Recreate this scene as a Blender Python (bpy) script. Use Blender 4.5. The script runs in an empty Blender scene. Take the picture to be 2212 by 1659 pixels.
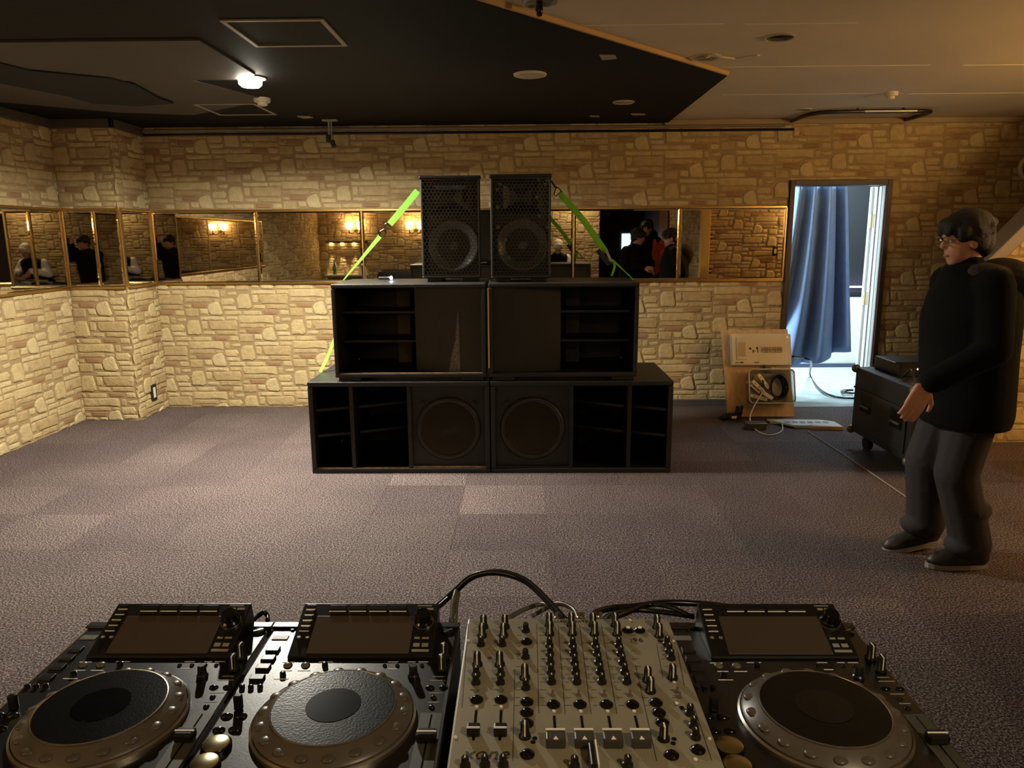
import bpy, bmesh, math, random
from mathutils import Vector, Matrix, Euler
random.seed(7)
S = bpy.context.scene
COL = S.collection
PI = math.pi

# ------------------------------------------------------------------ camera
F_PX, IW, IH = 1600.0, 2212, 1659
CAM_Z = 1.5
TILT, ROLL, YAW = math.radians(11.2), math.radians(.39), math.radians(.85)
_f = Vector((-math.sin(YAW)*math.cos(TILT), math.cos(YAW)*math.cos(TILT), -math.sin(TILT)))
_r0 = Vector((math.cos(YAW), math.sin(YAW), 0)); _u0 = _r0.cross(_f)
_r = _r0*math.cos(ROLL)-_u0*math.sin(ROLL); _u = _u0*math.cos(ROLL)+_r0*math.sin(ROLL)
cam_d = bpy.data.cameras.new('camera'); cam = bpy.data.objects.new('camera', cam_d); COL.objects.link(cam)
cam_d.sensor_width = 36; cam_d.lens = 36*F_PX/IW; cam_d.clip_start = .02
cam.matrix_world = Matrix(((_r.x, _u.x, -_f.x, 0), (_r.y, _u.y, -_f.y, 0), (_r.z, _u.z, -_f.z, CAM_Z), (0, 0, 0, 1)))
S.camera = cam

def ray(x, y): return _r*((x-IW/2)/F_PX)-_u*((y-IH/2)/F_PX)+_f
def atz(x, y, z):
    d = ray(x, y); t = (z-CAM_Z)/d.z; return Vector((d.x*t, d.y*t, z))
def aty(x, y, Y):
    d = ray(x, y); t = Y/d.y; return Vector((d.x*t, Y, CAM_Z+d.z*t))
def proj(p):
    d = Vector(p)-Vector((0, 0, CAM_Z)); w = d.dot(_f)
    if w < .05: return None
    return (IW/2+F_PX*d.dot(_r)/w, IH/2-F_PX*d.dot(_u)/w, w)

# ------------------------------------------------------------------ world, exposure, lights
S.view_settings.view_transform = 'Standard'; S.view_settings.look = 'None'
S.view_settings.gamma = 1; S.view_settings.use_curve_mapping = False
S.view_settings.exposure = 0.95
W = bpy.data.worlds.new('world'); S.world = W; W.use_nodes = True
W.node_tree.nodes['Background'].inputs[0].default_value = (.5, .55, .65, 1)
W.node_tree.nodes['Background'].inputs[1].default_value = .02
WARM = (1.0, .78, .50); COOL = (.66, .84, 1.0); LAMPW = (1.0, .94, .80)
def area(name, loc, size, power, color, rot=(0, 0, 0), spread=PI, shape='DISK', sy=None):
    d = bpy.data.lights.new(name, 'AREA'); d.shape = shape; d.size = size
    if sy: d.size_y = sy
    d.energy = power; d.color = color; d.spread = spread
    o = bpy.data.objects.new(name, d); COL.objects.link(o); o.location = loc; o.rotation_euler = rot
    return o
LAMP = Vector((-1.6, 4.61, 2.405))
area('ceiling_lamp_light', LAMP+Vector((0, 0, -.034)), .13, 104, LAMPW, spread=math.radians(165))
area('unseen_back_room_light', (3.3, 7.6, 2.42), .9, 60, COOL, shape='RECTANGLE', sy=.9)
area('doorway_fill_light', (1.33, 6.90, 1.5), 1.3, 42, COOL, rot=(0, math.radians(-90), 0), shape='RECTANGLE', sy=.26)  # unseen fill light added for the curtain front and white jamb
area('rear_fill_light', (1.0, -.25, 2.40), .12, 9, WARM)  # unseen light added to brighten the wall behind the camera
area('hall_fill_light', (3.2, 1.6, 2.36), .5, 6, WARM)  # unseen fill light added over the hall

# ------------------------------------------------------------------ materials
def lin(c): return tuple(((v/255)/12.92 if v/255 <= .04045 else ((v/255+.055)/1.055)**2.4) for v in c)+(1,)
MATS = {}
def mat(name, rgb=(128, 128, 128), rough=.6, metal=0., var=0., vscale=8., bump=0., bscale=60., rgb2=None, spec=.5, emit=None, estr=0., coat=0., alpha=1., trans=0., detail=3., stretch=None, linear=None):
    if name in MATS: return MATS[name]
    m = bpy.data.materials.new(name); m.use_nodes = True; MATS[name] = m
    nt = m.node_tree; b = nt.nodes['Principled BSDF']
    c = linear+(1,) if linear else lin(rgb)
    b.inputs['Base Color'].default_value = c; b.inputs['Roughness'].default_value = rough
    b.inputs['Metallic'].default_value = metal; b.inputs['Specular IOR Level'].default_value = spec
    if coat: b.inputs['Coat Weight'].default_value = coat; b.inputs['Coat Roughness'].default_value = .1
    if alpha < 1: b.inputs['Alpha'].default_value = alpha
    if trans: b.inputs['Transmission Weight'].default_value = trans
    if emit: b.inputs['Emission Color'].default_value = lin(emit); b.inputs['Emission Strength'].default_value = estr
    if var or bump or rgb2:
        geo = nt.nodes.new('ShaderNodeNewGeometry'); src = geo.outputs['Position']
        if stretch:
            mp = nt.nodes.new('ShaderNodeMapping'); mp.inputs['Scale'].default_value = stretch
            nt.links.new(src, mp.inputs['Vector']); src = mp.outputs['Vector']
        if var or rgb2:
            n = nt.nodes.new('ShaderNodeTexNoise'); n.inputs['Scale'].default_value = vscale; n.inputs['Detail'].default_value = detail
            nt.links.new(src, n.inputs['Vector'])
            r = nt.nodes.new('ShaderNodeValToRGB'); nt.links.new(n.outputs['Fac'], r.inputs['Fac'])
            e = r.color_ramp.elements; e[0].position = .32; e[1].position = .68
            c2 = lin(rgb2) if rgb2 else tuple(min(1, v*(1+var)) for v in c[:3])+(1,)
            e[0].color = tuple(v*(1-var) for v in c[:3])+(1,); e[1].color = c2
            nt.links.new(r.outputs['Color'], b.inputs['Base Color'])
        if bump:
            n2 = nt.nodes.new('ShaderNodeTexNoise'); n2.inputs['Scale'].default_value = bscale; n2.inputs['Detail'].default_value = 4
            nt.links.new(src, n2.inputs['Vector'])
            bp = nt.nodes.new('ShaderNodeBump'); bp.inputs['Strength'].default_value = bump; bp.inputs['Distance'].default_value = .01
            nt.links.new(n2.outputs['Fac'], bp.inputs['Height']); nt.links.new(bp.outputs['Normal'], b.inputs['Normal'])
    return m
def carpet(name, k, tint):
    m = bpy.data.materials.new(name); m.use_nodes = True; nt = m.node_tree; b = nt.nodes['Principled BSDF']
    geo = nt.nodes.new('ShaderNodeNewGeometry')
    n = nt.nodes.new('ShaderNodeTexNoise'); n.inputs['Scale'].default_value = 130; n.inputs['Detail'].default_value = 3; n.inputs['Roughness'].default_value = .7
    nt.links.new(geo.outputs['Position'], n.inputs['Vector'])
    r = nt.nodes.new('ShaderNodeValToRGB'); nt.links.new(n.outputs['Fac'], r.inputs['Fac'])
    e = r.color_ramp.elements
    e[0].position = .41; e[1].position = .60
    def cc(c): return tuple(a*k*t for a, t in zip(lin(c)[:3], tint))+(1,)
    e[0].color = cc((28, 22, 23)); e[1].color = cc((150, 134, 125))
    x = e.new(.5); x.color = cc((76, 65, 67))
    n3 = nt.nodes.new('ShaderNodeTexNoise'); n3.inputs['Scale'].default_value = 1.7; n3.inputs['Detail'].default_value = 4
    nt.links.new(geo.outputs['Position'], n3.inputs['Vector'])
    mr = nt.nodes.new('ShaderNodeMapRange'); mr.inputs['From Min'].default_value = .3; mr.inputs['From Max'].default_value = .7; mr.inputs['To Min'].default_value = .82; mr.inputs['To Max'].default_value = 1.12
    nt.links.new(n3.outputs['Fac'], mr.inputs['Value'])
    mx = nt.nodes.new('ShaderNodeMix'); mx.data_type = 'RGBA'; mx.blend_type = 'MULTIPLY'; mx.inputs['Factor'].default_value = 1
    nt.links.new(r.outputs['Color'], mx.inputs['A']); nt.links.new(mr.outputs['Result'], mx.inputs['B'])
    nt.links.new(mx.outputs['Result'], b.inputs['Base Color'])
    b.inputs['Roughness'].default_value = .72; b.inputs['Specular IOR Level'].default_value = .3
    bp = nt.nodes.new('ShaderNodeBump'); bp.inputs['Strength'].default_value = .9; bp.inputs['Distance'].default_value = .012
    nt.links.new(n.outputs['Fac'], bp.inputs['Height']); nt.links.new(bp.outputs['Normal'], b.inputs['Normal'])
    MATS[name] = m; return m

M_BLACK = mat('black_paint', (26, 25, 23), .5, bump=.25, bscale=260)
M_CAB = mat('cabinet_paint', (25, 23, 20), .46, var=.25, vscale=14, bump=.3, bscale=240)
M_CABIN = mat('cabinet_inside', (15, 14, 13), .75)
M_CABTAN = mat('cabinet_bare_panel', (92, 80, 62), .7, var=.2, vscale=9)
M_PANEL = mat('cabinet_grey_panel', (31, 28, 23), .45, var=.15, vscale=6, bump=.15, bscale=200)
M_WORN = mat('worn_edge_wood', (150, 128, 92), .7, var=.4, vscale=30)
M_GRILLE = mat('grille_metal', (88, 88, 84), .28, metal=.9)
M_CONE = mat('speaker_cone', (96, 94, 90), .3, spec=.8)
M_RUB = mat('rubber', (18, 18, 18), .6)
M_PLASTIC = mat('black_plastic', (20, 20, 20), .33)
M_DECK = mat('deck_panel', (11, 11, 12), .3, spec=.9, bump=.03, bscale=500)
M_GLOSS = mat('glossy_black', (9, 9, 9), .16, spec=.5)
M_PLAT = mat('platter_top', (10, 10, 10), .24, spec=.3, bump=.05, bscale=300)
M_JOG = mat('jog_ring', (88, 82, 74), .34)
M_SILVER = mat('brushed_silver', (178, 172, 158), .28, metal=.9)
M_WHITE = mat('white_print', (242, 240, 228), .55)
M_SCREEN = mat('lcd_screen', (72, 63, 54), .3, spec=.6)
M_MIXER = mat('mixer_panel', (142, 138, 118), .42, metal=.0, var=.06, vscale=5)
M_KNOB = mat('knob_black', (24, 23, 21), .3)
M_DARKPR = mat('dark_print', (46, 43, 36), .6)
M_GOLD = mat('brass_trim', (192, 158, 96), .26, metal=1.)
M_MIRROR = mat('mirror_glass', (214, 208, 196), .015, metal=1.)
M_CEILB = mat('ceiling_black', (12, 12, 13), .7, spec=.15, var=.12, vscale=1.3, bump=.1, bscale=30)
M_CEILP = mat('ceiling_brown_panel', (64, 56, 50), .65, var=.12, vscale=3)
M_CEIL = mat('ceiling_beige', (206, 190, 158), .8, var=.06, vscale=1.2, bump=.06, bscale=9)
M_SEAM = mat('ceiling_seam', (232, 220, 194), .8)
M_CREAMP = mat('cream_plastic', (206, 196, 170), .5)
M_WHITEP = mat('white_plastic', (222, 214, 196), .45)
M_FRAMEG = mat('hatch_frame', (158, 150, 136), .45, metal=.2)
M_BROWNW = mat('dark_brown_frame', (64, 48, 36), .5, var=.15, vscale=12)
M_PLY = mat('plywood', (194, 160, 116), .6, var=.12, vscale=5, stretch=(8, 8, 1.2))
M_CURT = mat('blue_curtain', (120, 146, 188), .8, var=.06, vscale=14, bump=.1, bscale=300)
M_CONC = mat('pale_concrete', (176, 190, 186), .7, var=.18, vscale=5, stretch=(1, 6, 1))
M_OFFW = mat('offwhite_paint', (222, 220, 204), .6, var=.04, vscale=4)
M_DKGREY = mat('dark_grey_board', (18, 21, 22), .75, bump=.1, bscale=100)
M_BASE = mat('grey_skirting', (74, 68, 66), .6)
M_GREEN = mat('green_webbing', (120, 205, 48), .7, bump=.4, bscale=300)
M_HOOK = mat('black_steel', (22, 20, 18), .3, metal=.5)
M_CABLE = mat('black_cable', (18, 17, 16), .28)
M_CABLEW = mat('white_cable', (214, 208, 190), .5)
M_CASE = mat('case_black', (15, 15, 14), .55, bump=.3, bscale=200)
M_GREYBAR = mat('grey_cap', (126, 118, 110), .5)
M_SKIN = mat('skin', (196, 142, 112), .5)
M_HAIR = mat('black_hair', (20, 18, 17), .55, bump=.5, bscale=180)
M_BLOND = mat('blond_hair', (244, 234, 214), .55, bump=.5, bscale=180)
M_COAT = mat('black_coat', (11, 10, 9), .95, spec=.2, bump=.2, bscale=40)
M_HOODF = mat('hood_lining', (52, 44, 34), .9, bump=.4, bscale=120)
M_TROU = mat('dark_trousers', (44, 39, 39), .85, bump=.2, bscale=30)
M_SHOE = mat('dark_shoe', (44, 40, 34), .5, var=.4, vscale=40)
M_SOLE = mat('pale_sole', (150, 144, 128), .6)
M_ORANGE = mat('orange_cloth', (240, 112, 56), .75, bump=.4, bscale=60)
M_LEATH = mat('black_leather', (30, 30, 30), .4, bump=.1, bscale=80)
M_CLEAR = mat('clear_plastic', (214, 214, 206), .25, trans=.75, spec=.5)
M_CLEAR.node_tree.nodes['Principled BSDF'].inputs['IOR'].default_value = 1.08
M_MORTAR = mat('wall_mortar', (150, 127, 89), .8, var=.06, vscale=6, bump=.1, bscale=150)
ST = [mat('stone_cream', (182, 161, 116), .75, var=.1, vscale=22, bump=.6, bscale=55),
      mat('stone_light', (188, 169, 125), .75, var=.1, vscale=22, bump=.7, bscale=50),
      mat('stone_tan', (170, 147, 104), .75, var=.13, vscale=22, bump=.6, bscale=55),
      mat('stone_brown', (146, 114, 78), .75, var=.08, vscale=16, bump=.3, bscale=70)]

# ------------------------------------------------------------------ mesh helpers
class MB:
    def __init__(s): s.v = []; s.f = []; s.mi = []
    def add(s, vs, fs, mi=0):
        o = len(s.v); s.v += [Vector(p) for p in vs]; s.f += [tuple(i+o for i in q) for q in fs]; s.mi += [mi]*len(fs); return s
    def box(s, x0, x1, y0, y1, z0, z1, mi=0):
        v = [(x, y, z) for z in (z0, z1) for y in (y0, y1) for x in (x0, x1)]
        return s.add(v, [(0, 2, 3, 1), (4, 5, 7, 6), (0, 1, 5, 4), (2, 6, 7, 3), (0, 4, 6, 2), (1, 3, 7, 5)], mi)
    def obox(s, c, h, rot=None, mi=0):
        n = len(s.v); s.box(-h[0], h[0], -h[1], h[1], -h[2], h[2], mi); R = rot.to_matrix() if rot else Matrix.Identity(3)
        for i in range(n, len(s.v)): s.v[i] = R @ s.v[i]+Vector(c)
        return s
    def ring(s, c, a, b, ra, rb, n): return [Vector(c)+a*(ra*math.cos(2*PI*i/n))+b*(rb*math.sin(2*PI*i/n)) for i in range(n)]
    def loft(s, rings, mi=0, cap=True):
        n = len(rings[0]); o = len(s.v); fs = []
        vs = [p for r in rings for p in r]
        for k in range(len(rings)-1):
            for i in range(n):
                j = (i+1) % n; fs.append((k*n+i, k*n+j, (k+1)*n+j, (k+1)*n+i))
        if cap: fs.append(tuple(reversed(range(n)))); fs.append(tuple(range((len(rings)-1)*n, len(rings)*n)))
        return s.add(vs, fs, mi)
    def cyl(s, p0, p1, r0, r1=None, n=16, mi=0, cap=True):
        p0, p1 = Vector(p0), Vector(p1); r1 = r0 if r1 is None else r1
        d = (p1-p0).normalized(); a = d.orthogonal().normalized(); b = d.cross(a)
        return s.loft([s.ring(p0, a, b, r0, r0, n), s.ring(p1, a, b, r1, r1, n)], mi, cap)
    def lathe(s, prof, c=(0, 0, 0), n=24, mi=0, axis=None):
        c = Vector(c); ax = Vector(axis).normalized() if axis else Vector((0, 0, 1))
        a = Vector((1, 0, 0)) if abs(ax.z) > .9 else ax.orthogonal().normalized(); b = ax.cross(a)
        return s.loft([s.ring(c+ax*z, a, b, max(r, .0003), max(r, .0003), n) for r, z in prof], mi)
    def tube(s, pts, r, n=8, mi=0):
        pts = [Vector(p) for p in pts]; rs = r if isinstance(r, list) else [r]*len(pts); rings = []
        a = None
        for i, p in enumerate(pts):
            d = (pts[min(i+1, len(pts)-1)]-pts[max(i-1, 0)]).normalized()
            if a is None: a = d.orthogonal().normalized()
            a = (a-d*a.dot(d)).normalized(); b = d.cross(a); rings.append(s.ring(p, a, b, rs[i], rs[i], n))
        return s.loft(rings, mi)
    def ell(s, c, r, rot=None, n=14, m=9, mi=0):
        R = rot.to_matrix() if rot else Matrix.Identity(3); c = Vector(c); vs = []; fs = []
        for j in range(1, m):
            t = PI*j/m
            for i in range(n):
                p = 2*PI*i/n; vs.append(c+R @ Vector((r[0]*math.sin(t)*math.cos(p), r[1]*math.sin(t)*math.sin(p), r[2]*math.cos(t))))
        vs.append(c+R @ Vector((0, 0, r[2]))); vs.append(c+R @ Vector((0, 0, -r[2]))); T = len(vs)-2
        for j in range(m-2):
            for i in range(n):
                k = (i+1) % n; fs.append((j*n+i, (j+1)*n+i, (j+1)*n+k, j*n+k))
        for i in range(n):
            k = (i+1) % n; fs.append((T, i, k)); fs.append((T+1, (m-2)*n+k, (m-2)*n+i))
        return s.add(vs, fs, mi)
    def caps(s, p0, r0, p1, r1, n=12):
        s.ell(p0, (r0,)*3, n=n, m=7); s.ell(p1, (r1,)*3, n=n, m=7); return s.cyl(p0, p1, r0, r1, n)
    def prism(s, poly, fn, d0, d1, mi=0):
        n = len(poly); vs = [fn(u, v, d0) for u, v in poly]+[fn(u, v, d1) for u, v in poly]
        fs = [tuple(reversed(range(n))), tuple(range(n, 2*n))]+[(i, (i+1) % n, n+(i+1) % n, n+i) for i in range(n)]
        return s.add(vs, fs, mi)
    def mesh(s, name, mats, smooth=False):
        me = bpy.data.meshes.new(name); me.from_pydata([tuple(p) for p in s.v], [], s.f)
        for m in (mats if isinstance(mats, (list, tuple)) else [mats]): me.materials.append(m)
        if any(s.mi): me.polygons.foreach_set('material_index', s.mi)
        bm = bmesh.new(); bm.from_mesh(me); bmesh.ops.recalc_face_normals(bm, faces=bm.faces); bm.to_mesh(me); bm.free()
        if smooth: me.shade_smooth()
        return me
    def build(s, name, mats, parent=None, smooth=False, bevel=0, seg=2, auto=False):
        if parent is not None and parent.get('_w') is not None:      # geometry given in world space
            L = Vector(parent.location)
            s.v = [p-L for p in s.v]
        o = bpy.data.objects.new(name, s.mesh(name, mats, smooth)); COL.objects.link(o)
        if parent is not None: o.parent = parent
        if bevel:
            m = o.modifiers.new('bevel', 'BEVEL'); m.width = bevel; m.segments = seg; m.limit_method = 'ANGLE'; m.angle_limit = .6
        if smooth and auto: o.data.set_sharp_from_angle(angle=.6)
        return o
def thing(name, label, cat, loc=(0, 0, 0), rotz=0, group=None, world=False, kind=None):
    o = bpy.data.objects.new(name, None); COL.objects.link(o); o.location = loc; o.rotation_euler = (0, 0, rotz)
    o.empty_display_size = .1
    if label: o['label'] = label
    if cat: o['category'] = cat
    if group: o['group'] = group
    if kind: o['kind'] = kind
    if world: o['_w'] = 1
    return o
def tag(o, label, cat, group=None):
    o['label'] = label; o['category'] = cat
    if group: o['group'] = group
    return o
def struct(name, mb, m, label=None, **k):
    o = mb.build(name, m, **k); o['kind'] = 'structure'
    if label: o['label'] = label
    return o
def place(src, loc, parent, rot=None, name=None):                     # a copy that shares mesh data
    o = src.copy(); COL.objects.link(o); o.parent = parent; o.location = loc
    if rot is not None: o.rotation_euler = rot
    return o
def copy_tree(o, parent=None):
    c = o.copy(); COL.objects.link(c); c.parent = parent
    for ch in o.children: copy_tree(ch, c)
    return c
def bez(pts, n=8):                                                     # catmull-rom through points
    pts = [Vector(p) for p in pts]; out = []
    P = [pts[0]*2-pts[1]]+pts+[pts[-1]*2-pts[-2]]
    for i in range(1, len(P)-2):
        for k in range(n):
            t = k/n; a, b, c, d = P[i-1], P[i], P[i+1], P[i+2]
            out.append(.5*((2*b)+(c-a)*t+(2*a-5*b+4*c-d)*t*t+(3*b-a-3*c+d)*t**3))
    return out+[pts[-1]]
def text_mesh(txt, size, name, m, extrude=.0004, shear=0., spacing=1.):
    c = bpy.data.curves.new(name, 'FONT'); c.body = txt; c.size = size; c.extrude = extrude; c.shear = shear; c.space_character = spacing
    c.align_x = 'CENTER'; c.align_y = 'CENTER'
    t = bpy.data.objects.new(name, c); COL.objects.link(t)
    dg = bpy.context.evaluated_depsgraph_get(); me = bpy.data.meshes.new_from_object(t.evaluated_get(dg))
    bpy.data.objects.remove(t); me.materials.clear(); me.materials.append(m)
    o = bpy.data.objects.new(name, me); COL.objects.link(o); return o
# ================================================================== THE ROOM
YB = 6.564            # back wall
XL, YP, XP = -3.72, 6.07, -3.24    # left wall, face of the corner pillar, side of the pillar
ZC = 2.435            # black ceiling
ZC2 = 2.46            # beige ceiling
YR = -.6              # wall behind the camera
MZ0, MZ1 = 1.125, 1.735   # mirror band
DX0, DX1, DZ = 2.285, 3.147, 1.962   # door frame outside
# ---- floor with carpet tiles
fl = struct('floor', MB().box(-3.9, 5.2, -2.7, YB, -.12, -.004), mat('floor_glue', (60, 54, 52), .9), 'purple grey carpet tile floor')
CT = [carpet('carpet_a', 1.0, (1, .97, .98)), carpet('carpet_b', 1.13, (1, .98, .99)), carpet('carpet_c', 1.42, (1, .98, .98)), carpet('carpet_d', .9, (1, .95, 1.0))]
TS, TX, TY = .482, -.357, 3.877
def tile_mesh(m, x0, x1, y0, y1):
    b = .0007
    mb = MB(); mb.v = []
    z = 0.
    zb = -.002
    v = [(x0, y0, zb), (x1, y0, zb), (x1, y1, zb), (x0, y1, zb), (x0+b, y0+b, z), (x1-b, y0+b, z), (x1-b, y1-b, z), (x0+b, y1-b, z)]
    mb.add(v, [(0, 1, 5, 4), (1, 2, 6, 5), (2, 3, 7, 6), (3, 0, 4, 7), (4, 5, 6, 7)])
    return mb.mesh('carpet_tile', m)
full = [tile_mesh(m, 0, TS, 0, TS) for m in CT]
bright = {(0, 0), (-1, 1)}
tiles = 0
rt = random.Random(3)
for i in range(-9, 12):
    for j in range(-14, 7):
        x0, y0 = TX+i*TS, TY+j*TS
        a0, a1, b0, b1 = max(x0, -3.9), min(x0+TS, 5.0), max(y0, -2.6), min(y0+TS, YB)
        if a1-a0 < .02 or b1-b0 < .02: continue
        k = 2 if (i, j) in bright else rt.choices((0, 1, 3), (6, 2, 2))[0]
        if (i, j) in ((1, 1), (3, 1)): k = 3
        if (i, j) == (2, 0): k = 1
        whole = abs((a1-a0)-TS) < 1e-6 and abs((b1-b0)-TS) < 1e-6
        me = full[k] if whole else tile_mesh(CT[k], 0, a1-a0, 0, b1-b0)
        o = bpy.data.objects.new('carpet_tile', me); COL.objects.link(o); o.parent = fl; o.location = (a0, b0, 0); tiles += 1

# ---- stone-clad walls: the stones of one repeat, in millimetres on the wall
PU, PV = .938, .2308                 # repeat width, drop of one half-step row
Q = .0006
def rc(x0, y0, x1, y1, cut=0):
    if cut: return [(x0, y0+cut), (x0+cut, y0), (x1-cut, y0), (x1, y0+cut), (x1, y1-cut), (x1-cut, y1), (x0+cut, y1), (x0, y1-cut)]
    return [(x0, y0), ((x0+x1)/2, y0-3), (x1, y0+4), (x1-3, y1), ((x0*.4+x1*.6), y1+5), (x0+4, y1-2)]
KINDS = [  # (polygon in tracing units, material, depth)
 ([(1285, 690), (1300, 645), (1340, 620), (1420, 595), (1450, 602), (1470, 650), (1490, 720), (1505, 785), (1480, 802), (1330, 797), (1300, 760)], 1, .012),
 (rc(1055, 622, 1280, 686), 3, .006), (rc(935, 640, 1040, 686), 2, .006), (rc(950, 548, 1335, 606), 2, .006),
 ([(942, 428), (1200, 422), (1460, 425), (1476, 470), (1466, 538), (1340, 526), (1150, 536), (960, 530), (940, 480)], 0, .009),
 (rc(940, 702, 1140, 815), 2, .007), (rc(1165, 706, 1285, 778), 1, .007), (rc(1165, 820, 1527, 874), 1, .009), (rc(1540, 822, 1722, 872), 0, .007),
 ([(1488, 558), (1670, 554), (1702, 600), (1665, 650), (1500, 652), (1480, 605)], 0, .008), (rc(1505, 668, 1706, 722), 1, .008),
 (rc(1492, 440, 1568, 535, 14), 2, .006), ([(1580, 470), (1640, 462), (1725, 455), (1732, 495), (1700, 512), (1610, 508)], 0, .006),
 ([(1735, 690), (1725, 560), (1760, 502), (1810, 485), (1915, 486), (1925, 540), (1938, 600), (1945, 690), (1900, 716), (1850, 705), (1745, 706)], 0, .012),
 (rc(1530, 738, 1785, 798), 0, .007), (rc(1797, 740, 2085, 798), 0, .007), (rc(2112, 740, 2335, 792), 3, .006), (rc(2352, 735, 2490, 800), 0, .006),
 ([(1955, 508), (2035, 503), (2042, 560), (2030, 622), (1975, 626), (1958, 600)], 0, .007),
 ([(2052, 500), (2470, 492), (2492, 560), (2472, 636), (2090, 630), (2048, 565)], 2, .010),
 (rc(1962, 655, 2143, 706), 0, .007), (rc(2155, 650, 2482, 712), 2, .008), (rc(1345, 562, 1474, 598), 2, .005),
]
rj = random.Random(11)
def rough_poly(p):
    out = []
    for i in range(len(p)):
        a, b = p[i], p[(i+1) % len(p)]; out.append((a[0]+rj.uniform(-3, 3), a[1]+rj.uniform(-3, 3)))
        L = math.hypot(b[0]-a[0], b[1]-a[1])
        if L > 150: out.append(((a[0]+b[0])/2+rj.uniform(-12, 12), (a[1]+b[1])/2+rj.uniform(-5, 5)))
    return out
SHAPES = []
for p, mi, t in KINDS:
    p = [((x-1395)*Q, -(y-700)*Q) for x, y in rough_poly(p)]
    cx, cy = sum(a for a, b in p)/len(p), sum(b for a, b in p)/len(p)
    SHAPES.append(((cx, cy), [(a-cx, b-cy) for a, b in p], mi, t))
def clip(p, a, b, c):                # keep a*x+b*y<=c
    out = []
    for i in range(len(p)):
        P, R = p[i], p[(i+1) % len(p)]; d0 = a*P[0]+b*P[1]-c; d1 = a*R[0]+b*R[1]-c
        if d0 <= 0: out.append(P)
        if (d0 < 0 < d1) or (d1 < 0 < d0):
            t = d0/(d0-d1); out.append((P[0]+(R[0]-P[0])*t, P[1]+(R[1]-P[1])*t))
    return out
def parea(p): return .5*abs(sum(p[i][0]*p[(i+1) % len(p)][1]-p[(i+1) % len(p)][0]*p[i][1] for i in range(len(p))))
def stone_geo(p, t):                 # local: x along wall, -y out of wall, z up
    n = len(p); cx, cy = sum(a for a, b in p)/n, sum(b for a, b in p)/n
    if sum(p[i][0]*p[(i+1) % n][1]-p[(i+1) % n][0]*p[i][1] for i in range(n)) < 0: p = p[::-1]
    w = min(max(a for a, b in p)-min(a for a, b in p), max(b for a, b in p)-min(b for a, b in p))
    k = 1-min(.5, .010/max(w, .005))
    k2 = 1-min(.8, .034/max(w, .005))
    R = [[(a, 0, b) for a, b in p], [(cx+(a-cx)*k, -t*.8, cy+(b-cy)*k) for a, b in p], [(cx+(a-cx)*k2, -t, cy+(b-cy)*k2) for a, b in p]]
    vs = [v for r in R for v in r]; fs = []
    for L in range(2):
        for i in range(n):
            j = (i+1) % n; fs.append((L*n+i, L*n+j, (L+1)*n+j, (L+1)*n+i))
    fs.append(tuple(range(2*n, 3*n)))
    return vs, fs
KMESH = []
for c, p, mi, t in SHAPES:
    vs, fs = stone_geo(p, t); m = MB(); m.add(vs, fs); KMESH.append(m.mesh('stone', ST[mi]))
A0 = aty(581.8, 721.3, YB)
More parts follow.
